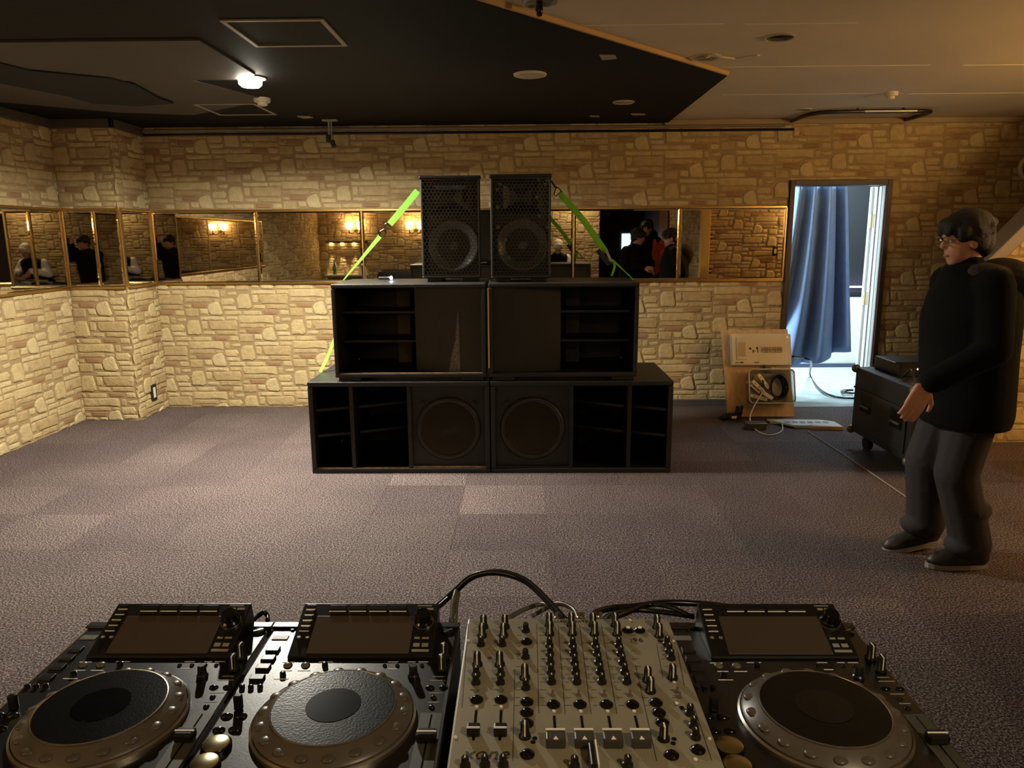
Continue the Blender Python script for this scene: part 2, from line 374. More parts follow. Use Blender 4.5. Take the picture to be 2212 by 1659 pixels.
def clad(wall, origin, rot, u0, u1, z0, z1, holes=(), single=300, anchor=(A0.x, A0.z), occl=()):
    """stones on the plane through origin; u runs along the wall; up to `single` of them become parts"""
    R = Matrix.Rotation(rot, 4, 'Z'); O = Vector(origin); items = []
    i0, i1 = int((u0-anchor[0])/PU)-2, int((u1-anchor[0])/PU)+3
    j0, j1 = int((z0-anchor[1])/PV)-3, int((z1-anchor[1])/PV)+4
    for j in range(j0, j1):
        for i in range(i0, i1):
            bu, bv = anchor[0]+i*PU+(PU/2 if j % 2 else 0), anchor[1]+j*PV
            for k, ((cx, cy), p, mi, t) in enumerate(SHAPES):
                u, v = bu+cx, bv+cy
                if u < u0-.3 or u > u1+.3 or v < z0-.2 or v > z1+.2: continue
                q = [(a+u, b+v) for a, b in p]; whole = True
                def cut(q, a, b, c): return clip(q, a, b, c)
                n0 = parea(q)
                for h in ((-1, 0, -u0), (1, 0, u1), (0, -1, -z0), (0, 1, z1)):
                    q = cut(q, *h)
                    if len(q) < 3: break
                if len(q) < 3: continue
                for (a0, a1, b0, b1) in holes:
                    if u+.35 < a0 or u-.35 > a1 or v+.15 < b0 or v-.15 > b1: continue
                    ms = min(((a0-u), (-1)), key=lambda s: 0)
                    opts = [(a0-u, (1, 0, a0)), (u-a1, (-1, 0, -a1)), (v-b1, (0, -1, -b1)), (b0-v, (0, 1, b0))]
                    q = cut(q, *max(opts, key=lambda s: s[0])[1])
                    if len(q) < 3: break
                if len(q) < 3: continue
                ar = parea(q)
                if ar < 6e-5: continue
                items.append((ar, k, u, v, None if ar > .999*n0 else q))
    def vis(it):
        p = proj(O+R @ Vector((it[2], 0, it[3])))
        if not p or not (0 < p[0] < IW and 0 < p[1] < IH): return 0
        for (x0, x1, y0, y1) in occl:
            if x0 < p[0] < x1 and y0 < p[1] < y1: return 0
        return it[0]/p[2]**2
    items.sort(key=vis, reverse=True)
    rest = MB(); n = 0
    for it in items:
        ar, k, u, v, q = it; mi, t = SHAPES[k][2], SHAPES[k][3]
        if n < single and vis(it) > 0:
            if q is None: me = KMESH[k]
            else:
                vs, fs = stone_geo([(a-u, b-v) for a, b in q], t); m = MB(); m.add(vs, fs); me = m.mesh('stone', ST[mi])
            o = bpy.data.objects.new('stone', me); COL.objects.link(o); o.parent = wall
            o.location = O+R @ Vector((u, 0, v)); o.rotation_euler = (0, 0, rot); n += 1
        else:
            vs, fs = stone_geo(q if q else [(a+u, b+v) for a, b in SHAPES[k][1]], t)
            rest.add([O+R @ Vector(p) for p in vs], fs, mi)
    if rest.v:
        o = rest.build('stone_facing', ST, wall); o['kind'] = 'stuff'

OCC = ((700, 1400, 590, 900), (905, 1195, 370, 600), (2000, 2190, 450, 950))
wb = struct('wall_back', MB().box(XP-.5, DX0, YB, YB+.15, 0, ZC2).box(DX1, 5.0, YB, YB+.15, 0, ZC2).box(DX0, DX1, YB, YB+.15, DZ, ZC2), M_MORTAR, 'back wall faced with cream and tan stones')
clad(wb, (0, YB, 0), 0, XP, 5.0, 0, ZC2, holes=((XP-1, DX0-.005, MZ0-.012, MZ1+.012), (DX0, DX1, -1, DZ)), occl=OCC)
wp = struct('wall_corner', MB().box(XL-.3, XP, YP, YB+.1, 0, ZC), M_MORTAR, 'corner pillar faced with cream stones')
clad(wp, (0, YP, 0), 0, XL, XP, 0, ZC, holes=((XL-1, XP+1, MZ0-.012, MZ1+.012),), single=150, anchor=(A0.x+.22, A0.z+.05))
clad(wp, (XP, 0, 0), PI/2, YP, YB, 0, ZC, holes=((YP-1, YB+1, MZ0-.012, MZ1+.012),), single=100, anchor=(YP-.1, A0.z))
wl = struct('wall_left', MB().box(XL-.15, XL, YR, YP+.1, 0, ZC), M_MORTAR, 'left wall faced with cream stones')
clad(wl, (XL, 0, 0), PI/2, YR, YP, 0, ZC, holes=((2.37, YP+1, MZ0-.012, MZ1+.012),), single=260, anchor=(YP-.55, A0.z+.05))
# wall behind the camera, seen in the mirrors, with a dark alcove on the right
wr = struct('wall_rear', MB().box(XL-.15, 1.4, YR-.15, YR, 0, ZC2), M_MORTAR, 'wall behind the camera faced with tan stones, seen in the mirror')
clad(wr, (0, YR, 0), PI, -1.4, -XL, 0, ZC2, single=0)
M_ALC = mat('alcove_brown', (70, 52, 40), .8)
struct('wall_alcove', MB().box(1.3, 1.4, -2.6, YR-.15, 0, ZC2).box(1.3, 2.6, -2.7, -2.6, 0, ZC2).box(2.5, 2.6, -2.6, YR, 0, ZC2), M_ALC, 'dark brown alcove walls, seen in the mirror')
ws = struct('wall_hall', MB().box(2.5, 2.6, YR, 2.75, 0, ZC2).box(2.5, 5.2, 2.65, 2.75, 0, ZC2), M_MORTAR, 'stone faced hall wall, seen in the mirror')
clad(ws, (0, 2.75, 0), PI, -5.0, -2.5, 0, ZC2, single=0)
clad(ws, (2.5, 0, 0), -PI/2, -2.75, .6, 0, ZC2, single=0)
struct('wall_right', MB().box(5.0, 5.15, 2.65, YB+.15, 0, ZC2), M_MORTAR)
# stair flank with sloping grey cap at the right
SY = 5.3
c0, c1 = aty(2128, 590, SY), aty(2212, 508, SY); sl = (c1.z-c0.z)/(c1.x-c0.x)
xs0, xs1 = aty(2050, 800, SY).x, 4.9; zf = lambda x: min(ZC-.02, c0.z+sl*(x-c0.x))
xt = c0.x+(ZC-.02-c0.z)/sl
prof = [(xs0, 0), (xs1, 0), (xs1, ZC-.02), (min(xt, xs1), zf(min(xt, xs1))), (xs0, zf(xs0))]
sw = struct('wall_stair', MB().prism(prof, lambda u, v, d: (u, SY+d, v), 0, .14), M_MORTAR, 'stair flank wall faced with stones under a sloping grey cap')
R0 = MB()
for j in range(-4, 8):
    for i in range(-2, 4):
        for (cx, cy), p, mi, t in SHAPES:
            u, v = 3.6+i*PU+(PU/2 if j % 2 else 0)+cx, A0.z+j*PV+cy
            q = [(a+u, b+v) for a, b in p]
            for h in ((-1, 0, -xs0), (1, 0, xs1), (0, -1, 0), (0, 1, ZC-.03), (-sl, 1, c0.z-sl*c0.x-.02)):
                q = clip(q, *h)
                if len(q) < 3: break
            if len(q) < 3 or parea(q) < 6e-5: continue
            vs, fs = stone_geo(q, t)
            pp = proj((u, SY, v))
            if pp and 1990 < pp[0] < IW and 0 < pp[1] < IH:
                m = MB(); m.add([(a-u, b, c-v) for a, b, c in vs], fs); o = m.build('stone', ST[mi], sw); o.location = (u, SY, v)
            else: R0.add([(a, SY+b, c) for a, b, c in vs], fs, mi)
o = R0.build('stone_facing', ST, sw); o['kind'] = 'stuff'
tn = Vector((1, 0, sl)).normalized(); nn = Vector((-tn.z, 0, tn.x))
p0 = Vector((xs0, SY+.05, zf(xs0)))+nn*.01; p1 = Vector((min(xt, xs1), SY+.05, zf(min(xt, xs1))))+nn*.01
MB().obox((p0+p1)/2+nn*.03, ((p1-p0).length/2, .11, .042), Euler((0, -math.atan(sl), 0))).build('sloping_cap', M_GREYBAR, sw, bevel=.008)

# skirting right of the stack
struct('baseboard_back', MB().box(.9, DX0-.02, YB-.025, YB, 0, .055), M_BASE, bevel=.004)
# ---- ceiling
A, B, Cc = atz(1020, 0, ZC), atz(1570, 165, ZC), atz(1455, 267, ZC)
ce = struct('ceiling', MB().box(-4.0, 5.2, -2.8, YB+.15, ZC2, ZC2+.1), M_CEIL, 'beige ceiling with a black painted drop')
dirAB = (Vector((B.x, B.y))-Vector((A.x, A.y))).normalized(); tt = (A.x-XL+.1)/dirAB.x
poly = [(XL-.1, A.y-dirAB.y*tt), (B.x, B.y), (B.x, YB-.005), (XL-.1, YB-.005)]
MB().prism(poly, lambda u, v, d: (u, v, d), ZC, ZC2+.03).build('black_drop', M_CEILB, ce)
eb = MB(); e0, e1 = Vector((poly[0][0], poly[0][1], ZC+.016)), Vector((B.x, B.y, ZC+.016)); nrm = Vector((dirAB.y, -dirAB.x, 0))
eb.obox((e0+e1)/2+nrm*.008, ((e1-e0).length/2, .008, .013), Euler((0, 0, math.atan2(dirAB.y, dirAB.x))))
eb.build('edge_strip', mat('edge_tan', (196, 160, 104), .5), ce)
pc, pf = atz(430, 82, ZC), atz(430, 169, ZC)
MB().prism([(XL+.05, pc.y), (pc.x, pc.y), (pc.x, LAMP.y-.12), (pc.x-.12, pf.y), (XL+.05, pf.y)], lambda u, v, d: (u, v, d), ZC-.012, ZC+.005).build('brown_panel', M_CEILP, ce, bevel=.003)
MB().prism([(XL+.05, pf.y), (pc.x-.45, pf.y), (pc.x-.2, 5.3), (-2.5, 5.9), (-3.0, 5.75), (XL+.05, 5.2)], lambda u, v, d: (u, v, d), ZC-.006, ZC+.005).build('brown_panel', M_CEILP, ce)
M_PATCH = mat('patch_black', (16, 15, 15), .9)
so = [atz(*p, ZC-.014) for p in [(0, 135), (60, 150), (130, 157), (240, 168), (290, 182), (345, 212), (375, 222), (300, 228), (200, 222), (140, 205), (60, 190), (0, 178)]]
MB().prism([(p.x, p.y) for p in so], lambda u, v, d: (u, v, d), ZC-.02, ZC-.011).build('dark_patch', M_PATCH, ce)  # thin near-black irregular sheet on the ceiling
for ya, xa, xb in ((55, 1220, 1560), (52, 1610, 1850), (145, 1560, 2000), (141, 2080, 2212), (205, 1560, 1940), (203, 1960, 2212)):
    p, q = atz(xa, ya, ZC2), atz(xb, ya-(xb-xa)*.002, ZC2); q.y = p.y
    MB().obox((p+q)/2, ((q-p).length/2, .006, .0015)).build('plaster_seam', M_SEAM, ce)
# cove and pipes along the top of the back wall
trm = MB().cyl((XP, YB-.03, 2.405), (2.2, YB-.03, 2.405), .014, n=10); t1 = struct('trim_1', trm, mat('pipe_grey', (120, 108, 92), .45), 'thin grey pipe under the ceiling along the back wall', smooth=True, auto=True)
struct('trim_2', MB().cyl((XP, YB-.026, 2.372), (2.28, YB-.026, 2.372), .011, n=10), M_CABLE, 'black conduit along the top of the back wall', smooth=True, auto=True)
struct('trim_3', MB().box(1.2, 5, YB-.03, YB, ZC2-.045, ZC2), mat('cove_tan', (150, 132, 104), .7), bevel=.006)
struct('trim_4', MB().box(XL, XL+.03, YR, YP, ZC-.07, ZC).box(XL, XP+.03, YP-.03, YP, ZC-.07, ZC).box(XP, XP+.03, YP-.03, YB, ZC-.07, ZC), mat('cove_brown', (74, 64, 54), .7), 'dark cornice strip round the left corner', bevel=.005)

# ---- mirrors: each wall's band is one thing made of panes, rails and dividers
def mirror_band(label, origin, rot, cuts):
    t = thing('wall_mirror', label, 'mirror', origin, rot, 'mirror band around the walls')
    u0, u1 = cuts[0], cuts[-1]
    for a, b in zip(cuts[:-1], cuts[1:]):
        g = .004; bv = .016
        vs = []; fs = []
        for d, k in ((-.003, 0), (-.006, bv)):
            vs += [(a+g+k, d, MZ0+k), (b-g-k, d, MZ0+k), (b-g-k, d, MZ1-k), (a+g+k, d, MZ1-k)]
        fs = [(i, (i+1) % 4, 4+(i+1) % 4, 4+i) for i in range(4)]+[(4, 5, 6, 7)]
        MB().add(vs, fs).build('mirror_pane', M_MIRROR, t)
    MB().box(u0, u1, -.016, 0, MZ1-.004, MZ1+.016).build('top_rail', M_GOLD, t, bevel=.003)
    MB().box(u0, u1, -.022, 0, MZ0-.018, MZ0+.004).build('bottom_rail', M_GOLD, t, bevel=.003)
    for c in cuts:
        MB().box(c-.007, c+.007, -.009, 0, MZ0, MZ1).build('divider', M_GOLD, t, bevel=.002)
    return t
PW = .918
mirror_band('long brass-edged mirror band across the back wall behind the speakers', (0, YB, 0), 0, [XP+.012+PW*i for i in range(6)]+[DX0-.012])
mirror_band('two narrow mirror panes on the front of the corner pillar', (0, YP, 0), 0, [XL+.012, (XL+XP)/2+.03, XP-.008])
mirror_band('single mirror pane on the side of the corner pillar', (XP, 0, 0), PI/2, [YP+.008, YB-.012])
mirror_band('mirror band along the left wall running out of frame', (XL, 0, 0), PI/2, [2.37+.925*i for i in range(4)]+[YP-.012])

# ---- doorway with brown frame, white jamb, hinges
d1 = thing('door_1', 'brown framed doorway with white jamb at the right of the back wall', None, (DX0, YB, 0), kind='structure')
dw = DX1-DX0
MB().box(0, .04, -.03, .17, 0, DZ).build('frame_post', M_BROWNW, d1, bevel=.004)
MB().box(dw-.04, dw, -.03, .17, 0, DZ).build('frame_post', M_BROWNW, d1, bevel=.004)
MB().box(.04, dw-.04, -.03, .17, DZ-.045, DZ).build('frame_head', M_BROWNW, d1, bevel=.004)
for k, (a, b, y0, y1) in enumerate(((dw-.050, dw-.040, -.004, .045), (dw-.050, dw-.040, .056, .105), (dw-.058, dw-.040, .118, .168), (dw-.078, dw-.042, .176, .216))):
    MB().box(a, b, y0, y1, 0, DZ-.05).build('jamb_strip' if k < 3 else 'door_leaf', mat('jamb_white', (232, 236, 232), .45), d1, bevel=.003)
for z in (1.62, .94, .2):
    h = MB().box(dw-.062, dw-.057, .128, .185, z-.06, z+.06).cyl((dw-.066, .172, z-.06), (dw-.066, .172, z+.06), .008, n=8).build('hinge', mat('hinge_brass', (205, 190, 140), .4, metal=.4), d1)
# ---- the room beyond the door
YF = 8.45
struct('floor_beyond', MB().box(1.2, 4.6, YB+.15, YF+.2, -.1, .002).box(DX0+.04, DX1-.04, YB-.09, YB+.15, -.1, .002), M_CONC, 'pale worn floor of the room beyond the door')
bw = struct('wall_beyond', MB().box(1.2, 4.6, YF, YF+.1, 0, 2.6).box(1.1, 1.2, YB+.15, YF, 0, 2.6).box(4.6, 4.7, YB+.15, YF, 0, 2.6), M_DKGREY, 'dark grey wall of the room beyond the door')
MB().box(1.25, 4.55, YF-.05, YF, .06, .82).build('white_dado', M_OFFW, bw, bevel=.004)
MB().box(1.25, 4.55, YF-.06, YF, .83, .87).build('dado_rail', mat('rail_black', (30, 32, 36), .5), bw)
MB().box(1.25, 4.55, YF-.075, YF, 0, .06).build('skirting', mat('skirting_blue', (60, 76, 100), .5), bw)
MB().box(1.25, 4.55, YF-.10, YF-.07, 0, .02).build('skirting_edge', M_WHITEP, bw)
struct('ceiling_beyond', MB().box(1.2, 4.6, YB+.15, YF+.1, 2.5, 2.6), M_OFFW)
o = MB().box(2.9, 4.2, YF-.09, YF-.07, .925, .94).build('led_strip', mat('led_blue', (220, 225, 255), .5, emit=(190, 195, 255), estr=9)); tag(o, 'glowing blue white light strip beyond the doorway', 'light strip')
# blue curtain hanging inside the doorway
def curtain():
    cols, rows = 90, 26; vs = []; fs = []
    yc = YB+.42
    tl, tr, bl, br = aty(1700, 396, yc), aty(1826, 396, yc), aty(1672, 790, yc), aty(1833, 762, yc)
    for j in range(rows+1):
        t = j/rows
        for i in range(cols+1):
            s = i/cols
            top = tl.lerp(tr, s); bot = bl.lerp(br, s); bot.z += .02*math.sin(s*7+1)-.035*(1-s)
            p = top.lerp(bot, t)
            sw = .15*(1-s)*math.sin(t*PI*.9)
            ph = s*7.4*PI+2.6*t*(1-s)*PI
            amp = .045+.03*t
            p.y += amp*math.sin(ph)+.016*math.sin(2.1*ph+1.3)
            p.x += .02*math.cos(ph)*(.4+t)+.05*sw
            vs.append(p)
    n = cols+1
    for j in range(rows):
        for i in range(cols): fs.append((j*n+i, j*n+i+1, (j+1)*n+i+1, (j+1)*n+i))
    m = MB(); m.add(vs, fs)
    t = thing('curtain', 'blue curtain hanging in folds inside the doorway', 'curtain', (2.6, yc, 0), world=True)
    o = m.build('curtain_cloth', M_CURT, t, smooth=True)
    s = o.modifiers.new('solid', 'SOLIDIFY'); s.thickness = .004
    MB().cyl((2.0, yc, tl.z+.03), (3.1, yc, tl.z+.03), .012, n=10).build('curtain_rod', M_SILVER, t)
curtain()
# ================================================================== THE SPEAKER STACK
YS = 4.60
def lower_sub(label, x0, flip):
    """horn subwoofer: two open bays with recessed shelves and a round grilled driver; flip mirrors it"""
    w, h, d = 1.16, .606, .70
    t = thing('horn_subwoofer', label, 'speaker', (x0, YS, 0), 0, 'subwoofer cabinets in the stack')
    X = (lambda a: w-a) if flip else (lambda a: a)
    def bx(a, b, *r): 
        m = MB(); return m.box(min(X(a), X(b)), max(X(a), X(b)), *r)
    e = .032
    sh = MB()
    for q in ((0, w, 0, d, 0, e), (0, w, 0, d, h-e, h), (0, e, 0, d, e, h-e), (w-e, w, 0, d, e, h-e), (e, w-e, d-.02, d, e, h-e)): sh.box(*q)
    sh.build('cabinet_shell', M_CAB, t, bevel=.006)
    for a in (.262, .632): bx(a, a+.026, .006, .40, e, h-e).build('divider_board', M_CAB, t, bevel=.003)
    # shelves run deeper towards the driver
    for z in (.405, .232):
        for a, b, da, db in ((e, .262, .07, .16), (.288, .632, .17, .34)):
            p = [(X(a), da), (X(b), db), (X(b), d-.03), (X(a), d-.03)]
            MB().prism(p, lambda u, v, q: (u, v, q), z-.009, z+.009).build('shelf', M_CAB, t)
    bx(.50, .56, d-.10, d-.03, e, h-e).build('brace', M_CABIN, t)
    bx(.658, w-e, .030, .055, e, h-e).build('driver_baffle', M_CAB, t)
    bx(.658, w-e, .012, .030, e, e+.012).build('lower_lip', M_WORN if not flip else M_CAB, t)
    cx, cz, R = X(.658+(w-e-.658)/2), h/2-.01, .2
    drv = MB().lathe([(R+.006, 0), (R+.008, .012), (R-.004, .020), (R-.018, .018), (R-.034, .006), (R-.036, -.01)], (cx, .03, cz), 48, axis=(0, -1, 0)).build('driver_rim', mat('rim_metal', (56, 52, 44), .36, metal=.5), t, smooth=True)
    MB().lathe([(R-.03, 0), (.09, -.06), (.07, -.05), (.0, -.03)], (cx, .036, cz), 40, axis=(0, -1, 0)).build('driver_cone', mat('dark_cone', (22, 20, 18), .6), t, smooth=True)
    g = MB(); rr = R-.028
    for i in range(-21, 22):
        s = i*.0078
        if abs(s) >= rr: continue
        L = math.sqrt(rr*rr-s*s); ca, sa = math.cos(.42), math.sin(.42)
        bow = lambda q: .010*(1-(q/rr)**2)
        for sgn in (1, -1):
            dx, dz = (ca*sgn, sa) if sgn == 1 else (-sa, ca)
            nx, nz = -dz, dx
            pts = [(cx+nx*s+dx*q, .016-bow(math.hypot(s, q)), cz+nz*s+dz*q) for q in (-L, -L*.5, 0, L*.5, L)]
            g.tube(pts, .0013, 4)
    g.build('driver_grille', mat('grille_bronze', (84, 76, 60), .35, metal=.6), t)
    for sx in (-1, 1):
        MB().obox((cx+sx*.165, .018, cz+.165), (.016, .008, .011), Euler((0, sx*.8, 0))).build('grille_clamp', mat('clamp_dark', (52, 46, 36), .4, metal=.4), t, bevel=.003)
    bx(e, .632, .008, .03, e-.004, e+.004).build('worn_lip', M_WORN if not flip else M_CAB, t)
    return t
lower_sub('black horn subwoofer on the carpet, lower left of the stack', -1.372, False)
lower_sub('black horn subwoofer on the carpet, lower right of the stack', -.206, True)

def upper_sub(label, x0, flip, w):
    h, d = .590, .60
    t = thing('folded_horn_cabinet', label, 'speaker', (x0, YS+.005, .632), 0, 'subwoofer cabinets in the stack')
    X = (lambda a: w-a) if flip else (lambda a: a)
    def bx(a, b, *r): return MB().box(min(X(a), X(b)), max(X(a), X(b)), *r)
    e = .026; sh = MB()
    for q in ((0, w, 0, d, 0, e), (0, w, 0, d, h-e, h), (0, e, 0, d, e, h-e), (w-e, w, 0, d, e, h-e), (e, w-e, d-.02, d, e, h-e)): sh.box(*q)
    sh.build('cabinet_shell', M_CAB, t, bevel=.006)
    # bent front panel: near-frontal strip then a panel slanting back into the horn
    a0, a1, a2 = w-e, w-.165, w-.455
    top, bot = h-e, e
    MB().prism([(X(a0), .03), (X(a1), .036), (X(a1), .05), (X(a0), .045)], lambda u, v, q: (u, v, q), bot, top).build('front_panel', M_PANEL if flip else mat('cabinet_pale_panel', (50, 48, 42), .5, var=.1, vscale=8), t)
    MB().prism([(X(a1), .036), (X(a2), .115), (X(a2), .13), (X(a1), .05)], lambda u, v, q: (u, v, q), bot, top).build('slanted_panel', M_PANEL if flip else mat('cabinet_pale_panel'), t)
    bx(a2, a2+.016, .12, d-.02, bot, top).build('horn_wall', M_CABIN, t)
    bx(.335, .425, .44, .455, bot, top).build('bare_panel', M_CABTAN, t)
    for z in (.215, .402):
        bx(e+.01, a2, .13, .44, z-.007, z+.007).build('shelf', M_CAB, t)
    m = M_WORN if not flip else M_CAB
    MB().box(e, w-e, .004, .028, e-.003, e+.003).build('worn_lip', m, t)
    for a in (.02, w-.16): MB().box(a, a+.14, .01, .16, -.022, 0).build('skid', M_BLACK, t, bevel=.003)
    for a in (.02, w-.16): MB().box(a, a+.14, d-.16, d-.02, -.022, 0).build('skid', M_BLACK, t, bevel=.003)
    if flip: MB().box(-.005, .004, -.004, .004, .06, h-.03).build('worn_edge', mat('pale_chip', (214, 190, 140), .7), t)
    if not flip: MB().prism([(X(a1)+.0-.002, bot+.003), (X(a1)-.075, bot+.003), (X(a1)-.06, bot+.09), (X(a1)-.03, bot+.2), (X(a1)-.008, bot+.40), (X(a1)-.002, bot+.2)], lambda u, v, q: (u, .0345+(X(a1)-u)*.272+q, v), -.001, .001).build('painted_gleam', mat('gleam_grey', (112, 110, 98), .7, var=.4, vscale=60), t)  # pale triangle paints the lamp's grazing gleam onto the slanted panel
    return t
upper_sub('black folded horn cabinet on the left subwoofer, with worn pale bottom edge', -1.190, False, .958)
upper_sub('black folded horn cabinet on the right subwoofer, mirrored layout', -.212, True, .935)

# full-range tops with honeycomb grilles
def hex_grille(w, h, r=.0136, bar=.0034):
    g = MB(); dx, dy = r*math.sqrt(3), r*1.5; seen = set()
    j = 0; z = 0
    while z < h+r:
        x = (dx/2 if j % 2 else 0)
        while x < w+dx/2:
            for k in range(6):
                a, b = math.radians(60*k+30), math.radians(60*k+90)
                p = (x+r*math.cos(a), z+r*math.sin(a)); q = (x+r*math.cos(b), z+r*math.sin(b))
                key = (round((p[0]+q[0])*2e3), round((p[1]+q[1])*2e3))
                if key in seen: continue
                seen.add(key)
                if min(p[0], q[0]) < 0 or max(p[0], q[0]) > w or min(p[1], q[1]) < 0 or max(p[1], q[1]) > h: continue
                mx, mz = (p[0]+q[0])/2, (p[1]+q[1])/2; an = math.atan2(q[1]-p[1], q[0]-p[0]); L = math.hypot(q[0]-p[0], q[1]-p[1])/2+.001
                g.obox((mx, 0, mz), (L, .0014, bar/2), Euler((0, -an, 0)))
            x += dx
        z += dy; j += 1
    g.box(-.004, .004, -.002, .004, 0, h).box(w-.004, w+.004, -.002, .004, 0, h).box(0, w, -.002, .004, -.004, .004).box(0, w, -.002, .004, h-.004, h+.004)
    return g
SW, SH, SD = .378, .624, .36
def top_speaker(label, x0, y0):
    t = thing('loudspeaker', label, 'speaker', (x0, y0, 1.224), 0, 'full range loudspeakers on top of the stack')
    b0 = .022; e = .014; b = MB()
    tp = .04
    def trap(z0, z1): return b.prism([(0, .012), (SW, .012), (SW-tp, SD), (tp, SD)], lambda u, v, q: (u, v, q), z0, z1)
    trap(b0, b0+e); trap(b0+SH-e, b0+SH)
    b.prism([(0, .012), (e, .012), (tp+e, SD), (tp, SD)], lambda u, v, q: (u, v, q), b0+e, b0+SH-e)
    b.prism([(SW-e, .012), (SW, .012), (SW-tp, SD), (SW-tp-e, SD)], lambda u, v, q: (u, v, q), b0+e, b0+SH-e)
    b.box(tp, SW-tp, SD-e, SD, b0+e, b0+SH-e)
    b.build('enclosure', M_BLACK, t, bevel=.006)
    MB().box(-.004, SW+.004, -.004, .10, b0+SH-.012, b0+SH+.010).build('top_edge', M_PLASTIC, t, bevel=.008)
    for a in (.03, SW-.12): MB().box(a, a+.09, .03, .30, 0, b0).build('rubber_foot', M_RUB, t, bevel=.003)
    # baffle with round hole is stood for by a plate behind the drivers
    MB().box(e, SW-e, .075, .09, b0+e, b0+SH-e).build('baffle', M_PLASTIC, t)
    cx, cz = SW/2+.01, b0+.205
    MB().lathe([(.160, .075), (.160, .062), (.150, .058), (.143, .064), (.075, .105-.0), (.036, .118)], (cx, 0, cz), 48, axis=(0, 1, 0))
    w = MB()
    prof = [(.166, .075), (.166, .058), (.152, .054), (.146, .060), (.10, .078), (.06, .0905)]
    w.loft([w.ring(Vector((cx, y, cz)), Vector((1, 0, 0)), Vector((0, 0, 1)), r, r, 48) for r, y in prof], cap=False)
    wo = w.build('woofer_cone', M_CONE, t, smooth=True)
    MB().ell((cx, .082, cz), (.036, .020, .036), n=24).build('dust_cap', M_CONE, t, smooth=True)
    # horn flare
    hx0, hx1, hz0, hz1 = .05, SW-.05, b0+.405, b0+SH-.03; hm = MB()
    def rect(x0, x1, z0, z1, y): return [Vector((x0, y, z0)), Vector((x1, y, z0)), Vector((x1, y, z1)), Vector((x0, y, z1))]
    mxx, mzz = SW/2, (hz0+hz1)/2
    hm.loft([rect(hx0, hx1, hz0, hz1, .035), rect(hx0+.03, hx1-.03, hz0+.02, hz1-.02, .045), rect(mxx-.07, mxx+.07, mzz-.05, mzz+.05, .066), rect(mxx-.02, mxx+.02, mzz-.02, mzz+.02, .072)], cap=False)
    hm.build('horn_flare', M_PLASTIC, t)
    g = hex_grille(SW-.024, SH-.024); g.build('hex_grille', M_GRILLE, t).location = (.012, .006, b0+.012)
    return t
ts1 = top_speaker('honeycomb grilled loudspeaker at left, lit woofer cone showing', -.640, 4.765)
ts2 = top_speaker('honeycomb grilled loudspeaker at right, dark woofer', -.198, 4.705)
# pale foam dots behind the right grille
dm = MB()
for (x, y) in ((1080, 398), (1074, 409), (1163, 389), (1182, 390), (1178, 398), (1074, 448), (1165, 466), (1092, 517), (1076, 491), (1184, 491), (1100, 557), (1160, 426)):
    p = aty(x, y, 4.7); o = MB().lathe([(.0115, 0), (.0115, .002)], (p.x+.198, .0085, p.z-1.224), 6, axis=(0, 1, 0)).build('grille_plug', mat('plug_grey', (112, 118, 104), .6), ts2)

# green ratchet straps
def strap(name, label, pts, wdir, wid, extra):
    t = thing(name, label, 'strap', pts[0], world=True, group='green tie-down straps')
    m = MB(); n = len(pts); vs = []; fs = []
    for p in pts:
        p = Vector(p); wv = Vector(wdir)
        vs += [p+wv*wid/2, p-wv*wid/2]
    for i in range(n-1): fs.append((2*i, 2*i+1, 2*i+3, 2*i+2))
    m.add(vs, fs); o = m.build('webbing', M_GREEN, t)
    s = o.modifiers.new('s', 'SOLIDIFY'); s.thickness = .0025; s.offset = 0
    extra(t); return t
YT = 4.95
a, b, c = aty(902, 412, 4.82), aty(842, 484, 4.85), aty(823, 508, 4.86)
e_ = aty(742, 605, 4.86)
def hk1(t):
    vs = [e_, aty(780, 560, 4.86), c]
    m = MB(); pv = [Vector(p) for p in vs]; wd = Vector((.77, 0, -.64)); ws = [.003, .009, .014]; q = []; f = []
    for p, w in zip(pv, ws): q += [p+wd*w, p-wd*w]
    m.add(q, [(0, 1, 3, 2), (2, 3, 5, 4)]); o = m.build('webbing', M_GREEN, t); s = o.modifiers.new('s', 'SOLIDIFY'); s.thickness = .003
    h = MB(); tri = [aty(835, 482, 4.85), aty(844, 490, 4.85), aty(842, 494, 4.85), aty(828, 496, 4.85), aty(832, 484, 4.85), aty(835, 482, 4.85)]
    h.tube(tri, .0035, 6); h.tube([aty(830, 495, 4.85), aty(822, 500, 4.85), aty(819, 508, 4.86), aty(825, 512, 4.86)], .005, 6); h.tube([aty(830, 494, 4.85), aty(834, 504, 4.85)], .004, 6)
    h.build('wire_hook', M_HOOK, t)
strap('ratchet_strap', 'green strap with wire hook running from left loudspeaker down to left cabinet', [a, aty(872, 449, 4.835), b], Vector((.77, 0, -.64)), .040, hk1)
sa, sb = aty(724, 730, 5.02), aty(693, 801, 4.95)
strap('ratchet_strap', 'short end of green strap beside the left cabinet on lower subwoofer', [aty(728, 716, 5.05), sa, aty(706, 775, 4.98), atz(692, 803, .612)], Vector((.9, -.1, -.4)), .022, lambda t: None)
g0, g1, g2, g3 = aty(1210, 418, 4.86), aty(1262, 478, 4.88), aty(1309, 545, 4.90), atz(1368, 604, 1.226)
